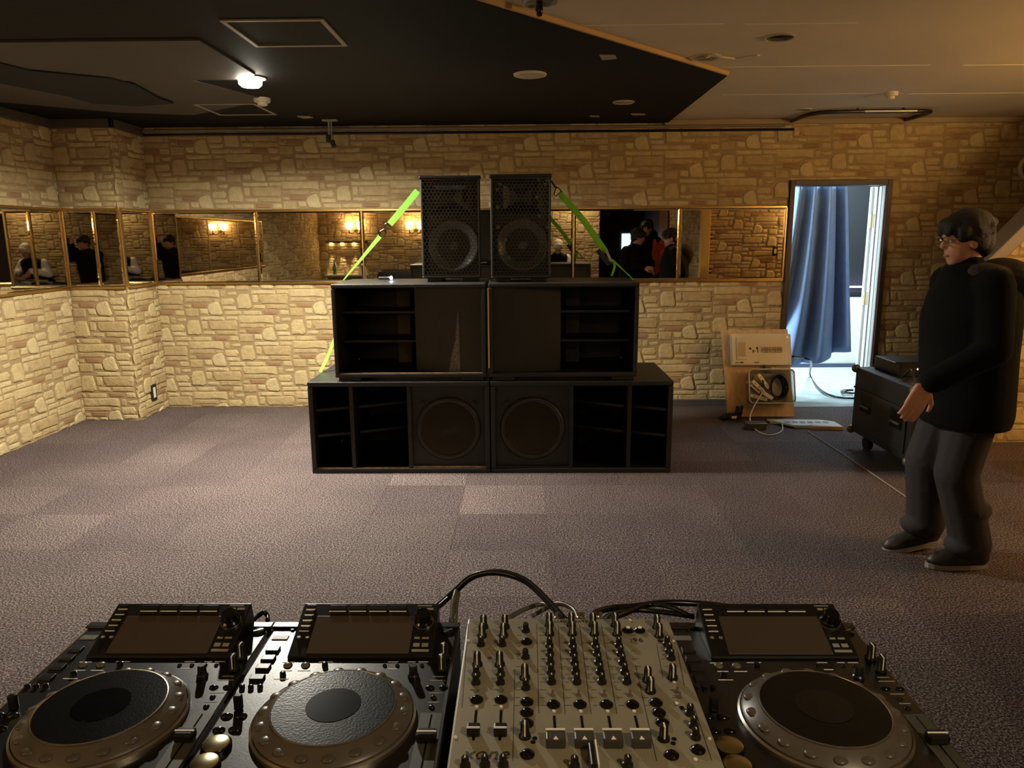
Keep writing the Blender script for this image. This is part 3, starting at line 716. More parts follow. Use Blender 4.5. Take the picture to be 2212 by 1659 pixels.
def hk2(t):
    h = MB(); Y = 4.86
    h.tube([aty(1212, 414, Y), aty(1200, 424, Y), aty(1197, 420, Y), aty(1200, 408, Y), aty(1206, 405, Y), aty(1214, 415, Y)], .0035, 6)
    h.tube([aty(1204, 406, Y), aty(1199, 404, Y), aty(1194, 396, 4.83), aty(1192, 392, 4.80)], .006, 6)
    h.build('wire_hook', M_HOOK, t)
    p = (aty(1291, 540, 4.90), aty(1318, 572, 4.90)); d = p[1]-p[0]
    MB().obox((p[0]+p[1])/2, (d.length/2, .016, .014), Euler((0, math.atan2(-d.z, d.x), 0))).build('ratchet_handle', M_PLASTIC, t, bevel=.005)
    MB().cyl(aty(1310, 543, 4.88), aty(1310, 543, 4.93), .011, n=12).cyl(aty(1320, 563, 4.88), aty(1320, 563, 4.93), .009, n=12).obox((aty(1310, 543, 4.89)+aty(1320, 563, 4.89))/2, (.008, .004, .035), Euler((0, -.45, 0))).build('ratchet_body', M_SILVER, t)
    m = MB(); q = []
    for p_, w in ((aty(1322, 560, 4.90), .006), (g3.lerp(aty(1322, 560, 4.90), .5), .005), (g3, .004)): q += [p_+Vector((.7, 0, .7))*w, p_-Vector((.7, 0, .7))*w]
    m.add(q, [(0, 1, 3, 2), (2, 3, 5, 4)]); o = m.build('webbing', M_GREEN, t); o.modifiers.new('s', 'SOLIDIFY').thickness = .003
    m = MB(); q = []
    for x, y in ((1324, 562), (1328, 574), (1325, 586), (1321, 596)):
        pp = aty(x, y, 4.88); q += [pp-Vector((.008, 0, 0)), pp+Vector((.008, 0, 0))]
    m.add(q, [(0, 1, 3, 2), (2, 3, 5, 4), (4, 5, 7, 6)]); o = m.build('loose_tail', M_GREEN, t); o.modifiers.new('s', 'SOLIDIFY').thickness = .002
strap('ratchet_strap', 'green strap with black ratchet running from right loudspeaker to right cabinet', [g0, g1, g2], Vector((.75, .1, .65)), .040, hk2)
# small torch lying on the left cabinet, its lens lit
tq = atz(838, 603, 1.232); t = thing('torch', 'small black torch with glowing bluish lens on left cabinet', 'torch', (tq.x, tq.y, 1.227))
MB().cyl((-.06, 0, .012), (.0, 0, .012), .011, n=14).cyl((0, 0, .012), (.022, 0, .012), .011, .014, n=14).build('torch_body', M_PLASTIC, t, smooth=True, auto=True)
MB().cyl((.02, -.004, .013), (.026, -.006, .013), .0125, n=14).build('lens', mat('torch_lens', (235, 245, 255), .3, emit=(200, 225, 255), estr=30), t)
# ================================================================== THE DJ TABLE
ZD = .855                       # deck surface
ZM = .902                       # mixer surface
YD0, DD, DWD = .752, .405, .3165  # front edge, depth, width of a deck
XD = (-.742, -.4245, .237)
tb = thing('table', 'black folding table carrying the decks and mixer', 'table', (-.06, 1.0, 0), world=True)
MB().box(-.75, .57, .62, 1.33, .715, .745).build('table_top', M_BLACK, tb, bevel=.004)
for x in (-.70, .56):
    for y in (.68, 1.28): MB().cyl((x, y, 0), (x, y, .715), .014, n=10).build('leg', M_HOOK, tb)
for x in (-.70, .56): MB().cyl((x, .68, .12), (x, 1.28, .12), .009, n=8).build('stretcher', M_HOOK, tb)

def L2(x, y, k=1):              # local deck coordinates of a spot seen on deck k
    p = atz(x, y, ZD); return p.x-XD[k], p.y-YD0
H0 = ZD-.745
knob_tall = MB().lathe([(.0085, 0), (.0085, .004), (.0066, .006), (.0060, .024), (.0052, .026)], n=14).mesh('lever_knob', M_KNOB, True)
def deck():
    t = thing('dj_deck', 'x', 'media player', (0, 0, 0), 0, 'media players beside the mixer')
    MB().box(0, DWD, 0, DD, .008, H0).build('body', M_DECK, t, bevel=.006)
    for a in (.03, DWD-.03):
        for b in (.03, DD-.03): MB().cyl((a, b, 0), (a, b, .009), .014, n=12).build('rubber_foot', M_RUB, t)
    MB().box(.0, DWD, DD-.018, DD-.001, H0-.0005, H0+.004).build('rear_lip', M_DECK, t, bevel=.0015)
    # tilted display unit
    y0, y1 = 1.05-YD0, 1.153-YD0; z1 = .036; x0, x1 = .054, .282
    d = MB(); v = [(x0, y0-.002, H0), (x1, y0-.002, H0), (x1, y1+.006, H0), (x0, y1+.006, H0), (x0, y0-.002, H0+.004), (x1, y0-.002, H0+.004), (x1, y1, H0+z1+.004), (x0, y1, H0+z1+.004)]
    d.add(v, [(0, 3, 2, 1), (4, 5, 6, 7), (0, 1, 5, 4), (1, 2, 6, 5), (2, 3, 7, 6), (3, 0, 4, 7)])
    dp = d.build('display_unit', M_PLASTIC, t, bevel=.002)
    ang = math.atan2(z1, y1-y0); LD = math.hypot(z1, y1-y0); wd = x1-x0
    E = Euler((ang, 0, 0)); R = E.to_matrix(); O = Vector((x0, y0, H0+.0045))
    def onp(u, v, h=0): return O+R @ Vector((u*wd, v*LD, h))
    def plate(name, u0, u1, v0, v1, h, m, par=dp, bev=.0008):
        c = onp((u0+u1)/2, (v0+v1)/2, h/2); return MB().obox(c, ((u1-u0)*wd/2, (v1-v0)*LD/2, h/2), E).build(name, m, par, bevel=bev)
    plate('screen', .125, .835, .035, .73, .0012, M_SCREEN)
    for k in range(4):
        u = .20+.148*k; plate('menu_button', u, u+.125, .84, .93, .003, M_PLASTIC); plate('button_line', u, u+.125, .815, .835, .0012, M_WHITE)
    for k in range(5):
        v = .90-.105*k; plate('side_button', .03, .095, v-.02, v+.045, .0025, M_PLASTIC); plate('button_line', .028, .097, v-.045, v-.026, .0012, M_WHITE)
    for u in (.04, .10):
        o = MB().lathe([(.0035, 0), (.003, .0015)], onp(u, .33), 10).build('small_button', mat('grey_button', (130, 130, 116), .5), dp)
    kn = MB().lathe([(.0155, 0), (.0155, .006), (.0125, .009), (.0120, .020), (.0105, .022), (0, .022)], onp(.905, .62), 22, axis=R @ Vector((0, 0, 1))).build('rotary_selector', M_GLOSS, dp, smooth=True, auto=True)
    MB().lathe([(.0165, 0), (.0165, .002)], onp(.905, .62, .0003), 22, axis=R @ Vector((0, 0, 1))).build('selector_ring', M_SILVER, dp)
    for u0, u1, v0, v1 in ((.86, .90, .85, .89), (.91, .965, .85, .89), (.845, .95, .925, .945), (.855, .895, .30, .335), (.91, .96, .30, .335), (.855, .90, .16, .225), (.915, .96, .16, .225), (.85, .97, .07, .115)):
        plate('print_mark', u0, u1, v0, v1, .0012, mat('grey_print', (150, 148, 132), .5))
    # jog wheel
    jx, jy = L2(724, 1549); jx, jy = .166, .146
    jog = MB().lathe([(.1105, 0), (.1105, .005), (.1075, .007), (.1065, .004)], (jx, jy, H0), 64).build('jog_rim', M_SILVER, t, smooth=True, auto=True)
    MB().lathe([(.1065, .001), (.1060, .009), (.1035, .012), (.0840, .022), (.0832, .020)], (jx, jy, H0), 64).build('jog_ring', M_JOG, jog, smooth=True, auto=True)
    for k in range(18):
        a = 2*PI*k/18; MB().ell((jx+.0940*math.cos(a), jy+.0940*math.sin(a), H0+.0150), (.0095, .0095, .0036), n=12, m=6).build('finger_dimple', M_JOG, jog, smooth=True)
    MB().lathe([(.0838, .018), (.0838, .0245), (.0822, .0250), (.0815, .0235)], (jx, jy, H0), 64).build('jog_trim', M_SILVER, jog, smooth=True, auto=True)
    MB().lathe([(.0815, .018), (.0815, .0245)], (jx, jy, H0), 56).build('jog_platter', M_PLAT, jog)
    MB().lathe([(.0370, .018), (.0370, .0250)], (jx, jy, H0), 40).build('jog_display', M_GLOSS, jog)
    def at(px, py_, k=1): a, b = L2(px, py_, k); return Vector((a, b, H0))
    # left column
    def flat(name, c, hx, hy, h, m): return MB().box(c.x-hx, c.x+hx, c.y-hy, c.y+hy, H0-.0005, H0+h).build(name, m, t, bevel=min(.0012, h*.4))
    u = at(612, 1352); flat('usb_slot', u, .008, .005, .0008, M_GLOSS); flat('usb_flap', at(606, 1378), .013, .0065, .0015, mat('grey_flap', (120, 120, 112), .4))
    MB().lathe([(.003, 0), (.003, .002), (0, .0022)], at(632, 1362), 10).build('led', M_GLOSS, t)
    for p in ((590, 1405), (580, 1424), (569, 1443), (556, 1466)): flat('hot_cue_button', at(*p), .0105, .0072, .004, M_DECK)
    for p in ((523, 1486), (542, 1486), (562, 1485)): MB().lathe([(.0042, 0), (.0040, .004), (.003, .0045)], at(*p), 12).build('small_button', M_GLOSS, t, smooth=True, auto=True)
    MB().box(-.006, .006, -.004, .004, 0, .022).build('direction_lever', M_KNOB, t, bevel=.002).location = at(516, 1532)
    for p in ((490, 1547), (521, 1547), (473, 1577), (507, 1576)): MB().ell(at(*p), (.0088, .0062, .004), n=16).build('search_button', M_GLOSS, t, smooth=True)
    for nm, p in (('play_button', (466, 1614)), ('cue_button', (441, 1655))):
        c = at(*p); c.x = max(c.x, .026)
        MB().lathe([(.0195, 0), (.0195, .004), (.0180, .0052)], c, 32).build(nm+'_ring', M_GLOSS, t, smooth=True, auto=True)
        MB().lathe([(.0175, .003), (.0172, .0062), (.0160, .0068)], c, 32).build(nm, mat('spun_aluminium', (196, 184, 140), .24, metal=1.), t, smooth=True, auto=True)
    # between display and jog
    for p in ((622, 1437), (660, 1437)): MB().ell(at(*p), (.0072, .0072, .004), n=16).build('loop_button', mat('olive_button', (104, 100, 78), .3), t, smooth=True)
    for p, w in (((619, 1449), .0085), ((657, 1449), .010), ((607, 1467), .011), ((623, 1431), .0095), ((704, 1430), .011), ((849, 1430), .008), ((889, 1430), .006), ((915, 1430), .008), ((848, 1445), .007)): flat('print_mark', at(*p), w, .0009, .0004, M_WHITE)
    for p in ((611, 1459), (702, 1438)): MB().lathe([(.0048, 0), (.0044, .005), (.003, .0055)], at(*p), 12).build('small_button', M_GLOSS, t, smooth=True, auto=True)
    for p in ((831, 1438), (858, 1438), (887, 1438), (911, 1438)): MB().ell(at(*p), (.0035, .0035, .003), n=10).build('small_button', M_GLOSS, t, smooth=True)
    k1 = MB().lathe([(.0085, 0), (.0085, .004), (.0066, .006), (.0060, .018), (.0052, .020)], at(893, 1463), 14).build('jog_adjust_knob', M_KNOB, t, smooth=True, auto=True)
    # right column
    xr = .297
    def rc_(y): return Vector((xr, y, H0))
    c = Vector((.298, .378, H0)); MB().lathe([(.0115, 0), (.0115, .0025), (.010, .0032)], c, 22).build('slot_ring', M_GLOSS, t, smooth=True, auto=True); MB().obox(c+Vector((0, 0, .0035)), (.008, .0012, .0005), Euler((0, 0, .5))).build('slot_line', M_SILVER, t)
    for cx, cy in ((.300, .298), (.300, .266)):
        k = bpy.data.objects.new('vinyl_speed_knob', knob_tall); COL.objects.link(k); k.parent = t; k.location = (cx, cy, H0)
        MB().box(-.0008, .0008, -.0068, -.0055, .004, .0262).box(-.0008, .0008, -.0068, .004, .0256, .0266).build('pointer', M_WHITE, k)
    for y in (.205, .205): pass
    for dx in (-.010, .010): MB().ell((xr+dx, .222, H0), (.0070, .0050, .0032), n=14).build('tempo_button', M_GLOSS, t, smooth=True)
    for y in (.198, .176): MB().ell((xr-.002, y, H0), (.0045, .0045, .003), n=12).build('small_button', M_GLOSS, t, smooth=True)
    for y, w in ((.240, .012), (.209, .010), (.187, .008), (.250, .009)): flat('print_mark', Vector((xr, y, H0)), w, .0009, .0004, mat('grey_print'))
    flat('slider_bed', Vector((xr, .095, H0)), .0150, .068, .0008, mat('slider_bed', (66, 66, 56), .5))
    flat('slider_slot', Vector((xr, .095, H0)), .0012, .064, .0014, M_GLOSS)
    cap = MB().box(-.013, .013, -.0085, .0085, .001, .014).build('tempo_slider', M_PLASTIC, t, bevel=.003); cap.location = (xr, .106, H0)
    MB().box(-.0128, .0128, -.0012, .0012, .0135, .0146).build('slider_line', M_WHITE, cap)
    flat('print_mark', Vector((.06, .034, H0)), .010, .0008, .0004, M_WHITE)
    flat('print_mark', Vector((.235, .034, H0)), .010, .0008, .0004, M_WHITE)
    return t
proto = deck()
DL = ('black DJ media player at far left, dark platter', 'black DJ media player between the left player and the mixer, greyish platter', 'black DJ media player right of the silver grey mixer')
for k in range(3):
    o = proto if k == 0 else copy_tree(proto)
    o.location = (XD[k], YD0, .745); o['label'] = DL[k]
dk = [o for o in COL.objects if o.name.startswith('dj_deck')]

# ---- mixer
MX0, MX1, MY0, MY1 = -.0895, .2305, .665, 1.090
mx = thing('dj_mixer', 'grey six channel DJ mixer crowded with knobs and faders', 'mixer', ((MX0+MX1)/2, MY0, .745), world=True)
MB().box(MX0, MX1, MY0, MY1, .755, ZM).build('chassis', M_MIXER, mx, bevel=.003)
for a in (MX0+.03, MX1-.03):
    for b in (MY0+.03, MY1-.03): MB().cyl((a, b, .745), (a, b, .756), .012, n=10).build('rubber_foot', M_RUB, mx)
def mz(zx, zy): return atz(960+zx/3.687, 1220+zy/3.687, ZM)
def shape(name, prof, m, n=14): return MB().lathe(prof, n=n).mesh(name, m, True)
K_T = shape('knob', [(.0078, 0), (.0074, .004), (.0056, .0055), (.0052, .0190), (.0044, .0205)], M_KNOB)
K_S = shape('knob', [(.0066, 0), (.0062, .004), (.0046, .005), (.0042, .0130), (.0034, .0140)], M_KNOB)
K_B = shape('cue_button', [(.0088, 0), (.0088, .002), (.0074, .0030), (.0052, .0052), (.002, .0060)], M_GLOSS)
for me in (K_T, K_S, K_B): me.set_sharp_from_angle(angle=.9)
P_T = MB().box(-.0010, .0010, -.0064, -.0050, .004, .0207).box(-.0010, .0010, -.0060, .003, .0203, .0210).mesh('pointer', M_WHITE)
P_S = MB().box(-.0006, .0006, -.003, .0012, .0138, .0145).mesh('pointer', M_WHITE)
T_M = MB().cyl((0, 0, 0), (0, -.002, .009), .0013, .0020, 8).cyl((0, 0, 0), (0, 0, .0018), .0038, n=10).mesh('toggle_switch', M_SILVER)
L_M = shape('led', [(.0026, 0), (.0024, .0016), (.001, .0024)], M_WHITE, 10)
def put(me, p, par=mx, name=None):
    o = bpy.data.objects.new(name or me.name.split('.')[0], me); COL.objects.link(o); o.parent = par; o.location = Vector(p)-Vector(mx.location) if par is mx else p; return o
def tall(x, y): k = put(K_T, mz(x, y)); put(P_T, (0, 0, 0), k)
def small(x, y): k = put(K_S, mz(x, y)); put(P_S, (0, 0, 0), k)
for c in range(2):
    d = (0, 170)[c]; e = (0, 195)[c]
    for x, y in ((312+d, 500), (300+d, 570), (262+d+8*c, 800), ): tall(x, y)
    for x, y in ((290+d, 640), (252+e, 880), (250+e, 945)): small(x, y)
    put(T_M, mz(255+e, 1010)); put(K_B, mz(257+e, 1080)); put(L_M, mz(257+e, 1135))
for x, y in ((648, 530), (645, 740)): put(K_S, mz(x, y))
for x, y in ((655, 618), (658, 1098), (657, 1182), (657, 1268), (660, 1515)): put(K_B, mz(x, y))
for x, y in ((640, 905), (640, 1370)): tall(x, y)
small(648, 985)
for c in range(4):
    xs = lambda y: (830, 1003, 1172, 1345)[c]+((885, 1112, 1340, 1562)[c]-(830, 1003, 1172, 1345)[c])*(y-430)/(1400-430)
    tall(xs(485), 485); tall(xs(555), 555)
    for y in (650, 718, 787, 862, 940): small(xs(y)-6, y)
    put(T_M, mz(xs(1030)-2, 1045)); put(K_B, mz(xs(1118), 1118)); put(L_M, mz(xs(1170), 1170))
    a, b = mz(xs(1205), 1205), mz(xs(1450), 1450)
    MB().box(a.x-.0016, a.x+.0016, b.y, a.y, ZM-.0005, ZM+.0006).build('fader_slot', M_GLOSS, mx)
    p = mz(xs(1400), 1425)
    f = MB().box(-.0120, .0120, -.010, .010, .0, .013).build('channel_fader', mat('fader_grey', (66, 64, 56), .4), None, bevel=.002); f.parent = mx; f.location = p-Vector(mx.location)
    MB().box(-.0118, .0118, .0070, .0098, .0126, .0140).build('fader_line', M_WHITE, f)
    MB().prism([(-.003, -.0098), (.003, -.0098), (0, -.004)], lambda u, v, q: (u, v, q), .0128, .0138).build('fader_arrow', M_WHITE, f)
for c in range(2):
    xs = lambda y: 257+c*195-(y-1130)*.1*(1-c)
    a, b = mz(xs(1160), 1160), mz(xs(1400), 1400)
    MB().box(a.x-.0016, a.x+.0016, b.y, a.y, ZM-.0005, ZM+.0006).build('fader_slot', M_GLOSS, mx)
    f = MB().box(-.0082, .0082, -.006, .006, 0, .013).build('channel_fader', M_KNOB, None, bevel=.002); f.parent = mx; f.location = mz((232, 446)[c], 1352)-Vector(mx.location)
    MB().box(-.0080, .0080, -.0058, -.0036, .0126, .0140).build('fader_line', M_WHITE, f)
for x, y in ((1462, 527), (1555, 527)):
    o = put(K_B, mz(x, y)); MB().lathe([(.0042, .004), (.003, .0068)], n=12).build('lamp_cap', M_WHITE, o)
for x, y in ((1690, 500), (1708, 570), (1618, 925), (1640, 1010), (1815, 905), (1745, 1390)): tall(x, y)
for x, y in ((1772, 640), (1790, 695), (1806, 750), (1955, 1190), (1985, 1290), (2000, 1380), (165, 1610), (322, 1600), (468, 1600), (1035, 1610), (1460, 1605)): small(x, y)
for x, y in ((1685, 1103), (1710, 1183), (1735, 1262), (1810, 1522), (2020, 1480)): put(K_B, mz(x, y))
for x, y in ((1852, 1020), (1870, 1060)): put(T_M, mz(x, y))
for x, y in ((1828, 940), (1850, 1108), (2000, 1555), (190, 608), (88, 1378), (2110, 1388), (1822, 610), (1480, 445)): put(L_M, mz(x, y), name='screw')
for x, y in ((1714, 608), (1890, 1140), (1830, 1390), (1822, 1425), (720, 1385), (706, 1415)): MB().lathe([(.003, 0), (.003, .001)], mz(x, y), 10).build('jack_hole', M_GLOSS, mx)
# crossfader
p = mz(1215, 1590); MB().box(p.x-.001, p.x+.001, p.y-.02, p.y+.022, ZM, ZM+.016).build('crossfader_line', M_WHITE, mx); MB().box(p.x-.009, p.x-.001, p.y-.02, p.y+.02, ZM, ZM+.015).build('crossfader', M_KNOB, mx, bevel=.002)
# engraved channel lines
for (x0, y0, x1, y1) in ((735, 470, 752, 1180), (905, 480, 962, 1190), (1077, 480, 1168, 1190), (1250, 480, 1375, 1190), (1522, 800, 1690, 1560), (560, 830, 545, 1560), (190, 470, 140, 1140), (1690, 640, 1740, 900), (1860, 700, 1910, 960), (1980, 1110, 2130, 1560)):
    a, b = mz(x0, y0), mz(x1, y1); d = b-a
    MB().obox((a+b)/2, (d.length/2, .0004, .0003), Euler((0, 0, math.atan2(d.y, d.x)))).build('engraved_line', M_DARKPR, mx)
def logo(txt, size, p, rz=0, shear=0., sp=1.):
    o = text_mesh(txt, size, 'logo', M_DARKPR, .0003, shear, sp); o.parent = mx; o.location = Vector(p)+Vector((0, 0, .0004))-Vector(mx.location); o.rotation_euler = (0, 0, rz)
logo('xone', .026, mz(330, 1508), 0, .25, 1.05)
logo(':96', .015, mz(1530, 602), 0, 0, 1.1)
logo('ALLEN&HEATH', .0075, mz(995, 452), 0, 0, 1.25)
# fine print beside the knobs
fp = MB(); rp = random.Random(5)
for c in range(9):
    xs0_, xs1_ = (262, 430, 610, 790, 950, 1110, 1270, 1480, 1690)[c], (225, 415, 590, 800, 1010, 1220, 1440, 1640, 1880)[c]
    for k in range(11):
        y = 500+k*62; x = xs0_+(xs1_-xs0_)*k/11+rp.uniform(-8, 8)-10
        q = mz(x, y); w = rp.uniform(.002, .005); fp.box(q.x-w, q.x+w, q.y-.0005, q.y+.0005, ZM, ZM+.0003)
o = fp.build('fine_print', mat('mid_print', (84, 79, 64), .6), mx); o['kind'] = 'stuff'

# ---- cables behind the decks
def cable(label, pts, r=.0045, m=M_CABLE, cat='cable', name='audio_cable', n=7, grp=None):
    o = MB().tube(bez(pts, n), r, 8).build(name, m, smooth=True); return tag(o, label, cat, grp)
G = 'audio cables behind the decks'
zt = .76
cable('long black cable arching highest behind the mixer', [aty(905, 1330, 1.22), aty(945, 1308, 1.24), aty(985, 1275, 1.26), aty(1020, 1246, 1.26), aty(1070, 1236, 1.25), aty(1130, 1252, 1.22), aty(1180, 1295, 1.16), aty(1222, 1342, 1.10)], .0062, grp=G)
cable('thin black cable joining the arching cable at left', [aty(925, 1330, 1.21), aty(960, 1300, 1.24), aty(990, 1272, 1.27), aty(1000, 1262, 1.27)], .0045, grp=G)
cable('cable dropping to the socket behind the second player', [aty(985, 1277, 1.25), aty(979, 1300, 1.22), aty(975, 1345, 1.17)], .0046, mat('grey_cable', (92, 88, 78), .3), grp=G)
cable('second cable dropping to the socket behind the second player', [aty(990, 1282, 1.25), aty(986, 1305, 1.22), aty(983, 1345, 1.17)], .0040, mat('grey_cable'), grp=G)
cable('low grey cable looping behind the left half of the mixer', [aty(1095, 1337, 1.16), aty(1130, 1317, 1.19), aty(1170, 1305, 1.2), aty(1195, 1315, 1.16), aty(1207, 1338, 1.12)], .0042, mat('grey_cable'), grp=G)
cable('grey cable arching to the middle inputs of the mixer', [aty(1150, 1330, 1.17), aty(1190, 1308, 1.19), aty(1215, 1305, 1.18), aty(1240, 1318, 1.15), aty(1250, 1340, 1.11)], .0042, mat('grey_cable'), grp=G)
cable('black cable lying flat towards the right player', [aty(1279, 1342, 1.11), aty(1285, 1325, 1.15), aty(1320, 1314, 1.19), aty(1370, 1310, 1.21), aty(1440, 1302, 1.24), aty(1530, 1306, 1.24), aty(1600, 1315, 1.2)], .0058, grp=G)
cable('black cable twisting across behind the right half of the mixer', [aty(1300, 1342, 1.11), aty(1320, 1328, 1.16), aty(1370, 1318, 1.2), aty(1430, 1322, 1.2), aty(1500, 1332, 1.18)], .0046, grp=G)
cable('third black cable crossing behind the right half of the mixer', [aty(1310, 1340, 1.11), aty(1350, 1326, 1.17), aty(1400, 1306, 1.22), aty(1450, 1312, 1.2), aty(1490, 1330, 1.18)], .0042, grp=G)
cable('small black loop of cable behind the gap between left players', [aty(548, 1338, 1.19), aty(558, 1330, 1.2), aty(570, 1323, 1.2), aty(577, 1330, 1.2), aty(578, 1340, 1.18)], .0042, grp=G)
for k, (x, lab, m) in enumerate(((1252, 'gold ringed plug in the back of the mixer', M_GOLD), (1258, 'white ringed plug beside the gold one', M_SILVER), (1287, 'pale plug in the mixer right of centre', M_GOLD), (1297, 'silver plug in the mixer right of centre', M_SILVER), (1203, 'silver plug at the left inputs of the mixer', M_SILVER))):
    p = aty(x, 1338, 1.105); tag(MB().lathe([(.0045, 0), (.0045, .012), (.0028, .013), (.0028, .02)], p-Vector((0, 0, .008)), 10).build('phono_plug', m, smooth=True, auto=True), lab, 'plug', 'plugs behind the mixer')
# ================================================================== RIGHT SIDE CLUTTER
# plywood board leaning on the wall with a breaker panel
b0, b1 = atz(1585, 903, 0), atz(1714, 900, 0)
yb = 6.12; ang = math.atan2(YB-.02-yb, .735)
H = .80; Wd = .56
bd = thing('plywood_board', 'plywood board leaning against the back wall beside the doorway', 'board', (1.735, yb, 0.0))
bd.rotation_euler = (-ang*.62, 0, -.02)
MB().prism([(0, 0), (Wd, 0), (Wd-.03, H*.94), (-.035, H*.93)], lambda u, v, q: (u, q, v), 0, .018).build('ply_sheet', M_PLY, bd, bevel=.002)
MB().box(.16, .27, -.003, .002, H*.82, H*.87).build('cut_slot', mat('slot_grey', (92, 82, 62), .8), bd)
MB().ell((.10, -.0005, H*.845), (.012, .003, .008), n=10).build('knot', mat('knot_brown', (86, 52, 30), .7), bd, smooth=True)
MB().tube(bez([(.27, -.01, H*.838), (.18, -.03, H*.825), (.12, -.03, H*.78), (.09, -.02, H*.70)]), .009, 8).build('board_cable', M_CABLE, bd, smooth=True)
pn = thing('breaker_panel', 'white breaker panel box fixed to the plywood board', 'electrical panel', (0, 0, 0))
pn.location = bd.location; pn.rotation_euler = bd.rotation_euler
x0, x1, z0, z1 = .035, .535, .43, .70
MB().box(x0, x1, -.062, -.004, z0, z1).build('panel_box', M_WHITEP, pn, bevel=.008)
MB().box(x0+.04, x0+.125, -.071, -.062, z0+.045, z1-.035).build('hinged_flap', M_WHITEP, pn, bevel=.003)
MB().box(x0+.052, x0+.113, -.074, -.071, z0+.075, z1-.075).build('flap_window', mat('window_tan', (196, 180, 140), .3), pn, bevel=.003)
for k in range(8):
    br = MB().box(.285+k*.022, .303+k*.022, -.069, -.062, z0+.105, z0+.155).build('breaker', mat('breaker_grey', (178, 164, 130), .5), pn, bevel=.001)
    MB().box(.290+k*.022, .298+k*.022, -.074, -.069, z0+.125, z0+.137).build('breaker_toggle', mat('breaker_dark', (110, 98, 76), .5), br)
for a, b, c, d in ((.18, .20, .135, .15), (.205, .235, .12, .125), (.21, .218, .105, .13), (.24, .256, .135, .155), (.25, .256, .105, .135), (.06, .09, .018, .024), (.1, .13, .018, .028), (.22, .26, .02, .028)):
    MB().box(a, b, -.0635, -.0622, z0+c, z0+d).build('print_mark', M_DARKPR, pn)
MB().cyl((x1-.03, -.066, z1-.03), (x1-.03, -.061, z1-.03), .010, n=12).build('panel_screw', M_SILVER, pn)
MB().box(.31, .365, -.05, -.005, z0-.05, z0+.002).build('gland', M_PLASTIC, pn, bevel=.004)
# clear bin with cords, hung on the board
bn = thing('clear_bin', 'clear plastic bin of cords standing against the plywood board', 'box', (0, 0, 0)); bn.location = bd.location; bn.rotation_euler = bd.rotation_euler
def rrect(x0, x1, z0, z1, r, n=5):
    out = []
    for cx, cz, a in ((x1-r, z1-r, 0), (x0+r, z1-r, 90), (x0+r, z0+r, 180), (x1-r, z0+r, 270)):
        for k in range(n+1):
            t = math.radians(a+90*k/n); out.append((cx+r*math.cos(t), cz+r*math.sin(t)))
    return out
o1, i1 = rrect(.15, .525, .10, .385, .035), rrect(.158, .517, .108, .377, .03)
o2 = rrect(.165, .51, .115, .37, .03); n = len(o1); m = MB()
vs = [(u, -.135, v) for u, v in o1]+[(u, -.135, v) for u, v in i1]+[(u, -.006, v) for u, v in o2]+[(u, -.012, v) for u, v in rrect(.17, .505, .12, .365, .03)]
fs = [(i, (i+1) % n, n+(i+1) % n, n+i) for i in range(n)]+[(i, 2*n+i, 2*n+(i+1) % n, (i+1) % n) for i in range(n)]+[(n+i, n+(i+1) % n, 3*n+(i+1) % n, 3*n+i) for i in range(n)]+[tuple(range(2*n, 3*n)), tuple(range(3*n, 4*n))]
m.add(vs, fs); m.build('bin_shell', M_CLEAR, bn)
rim = MB(); rim.tube([(u, -.136, v) for u, v in o1]+[(o1[0][0], -.136, o1[0][1])], .005, 6); rim.build('bin_rim', mat('bin_rim', (206, 204, 190), .3), bn, smooth=True)
def sub_thing(name, label, cat, grp=None):
    t = thing(name, label, cat, (0, 0, 0), group=grp); t.location = bd.location; t.rotation_euler = bd.rotation_euler; return t
for k, (x, z, r) in enumerate(((.215, .25, .75), (.25, .245, .80), (.285, .29, .95), (.235, .15, .25), (.30, .165, .6))):
    t = sub_thing('power_strip', ('white power strip at the left of the clear bin', 'white power strip second from left in the clear bin', 'white plug bar across the top of the cords in the bin', 'white bar lying low in the clear bin', 'white flat plug leaning in the middle of the bin')[k], 'power strip', 'white power strips in the bin')
    MB().obox((x, -.034-.0215*k, z), (.072 if k != 4 else .05, .010, .016), Euler((0, r, 0))).build('strip_body', M_WHITEP, t, bevel=.004)
    for q in (-.04, 0, .04): MB().obox((x+q*math.cos(r), -.0445-.021*k, z-q*math.sin(r)), (.010, .001, .006), Euler((0, r, 0))).build('socket', mat('socket_grey', (150, 140, 118), .5), t)
t = sub_thing('cable_coil', 'coil of thick black cable in the clear bin', 'cable')
for q in range(4):
    MB().tube([(.405+(.05+.008*q)*math.cos(a), -.05-.018*q+.01*math.sin(2*a), .245+(.085+.006*q)*math.sin(a)) for a in [2*PI*i/24 for i in range(25)]], .008, 7).build('loop', M_CABLE, t, smooth=True)
MB().tube(bez([(.455, -.09, .2), (.43, -.1, .15), (.36, -.1, .135), (.30, -.1, .2), (.27, -.1, .3)]), .006, 7).build('loop', M_CABLE, t, smooth=True)
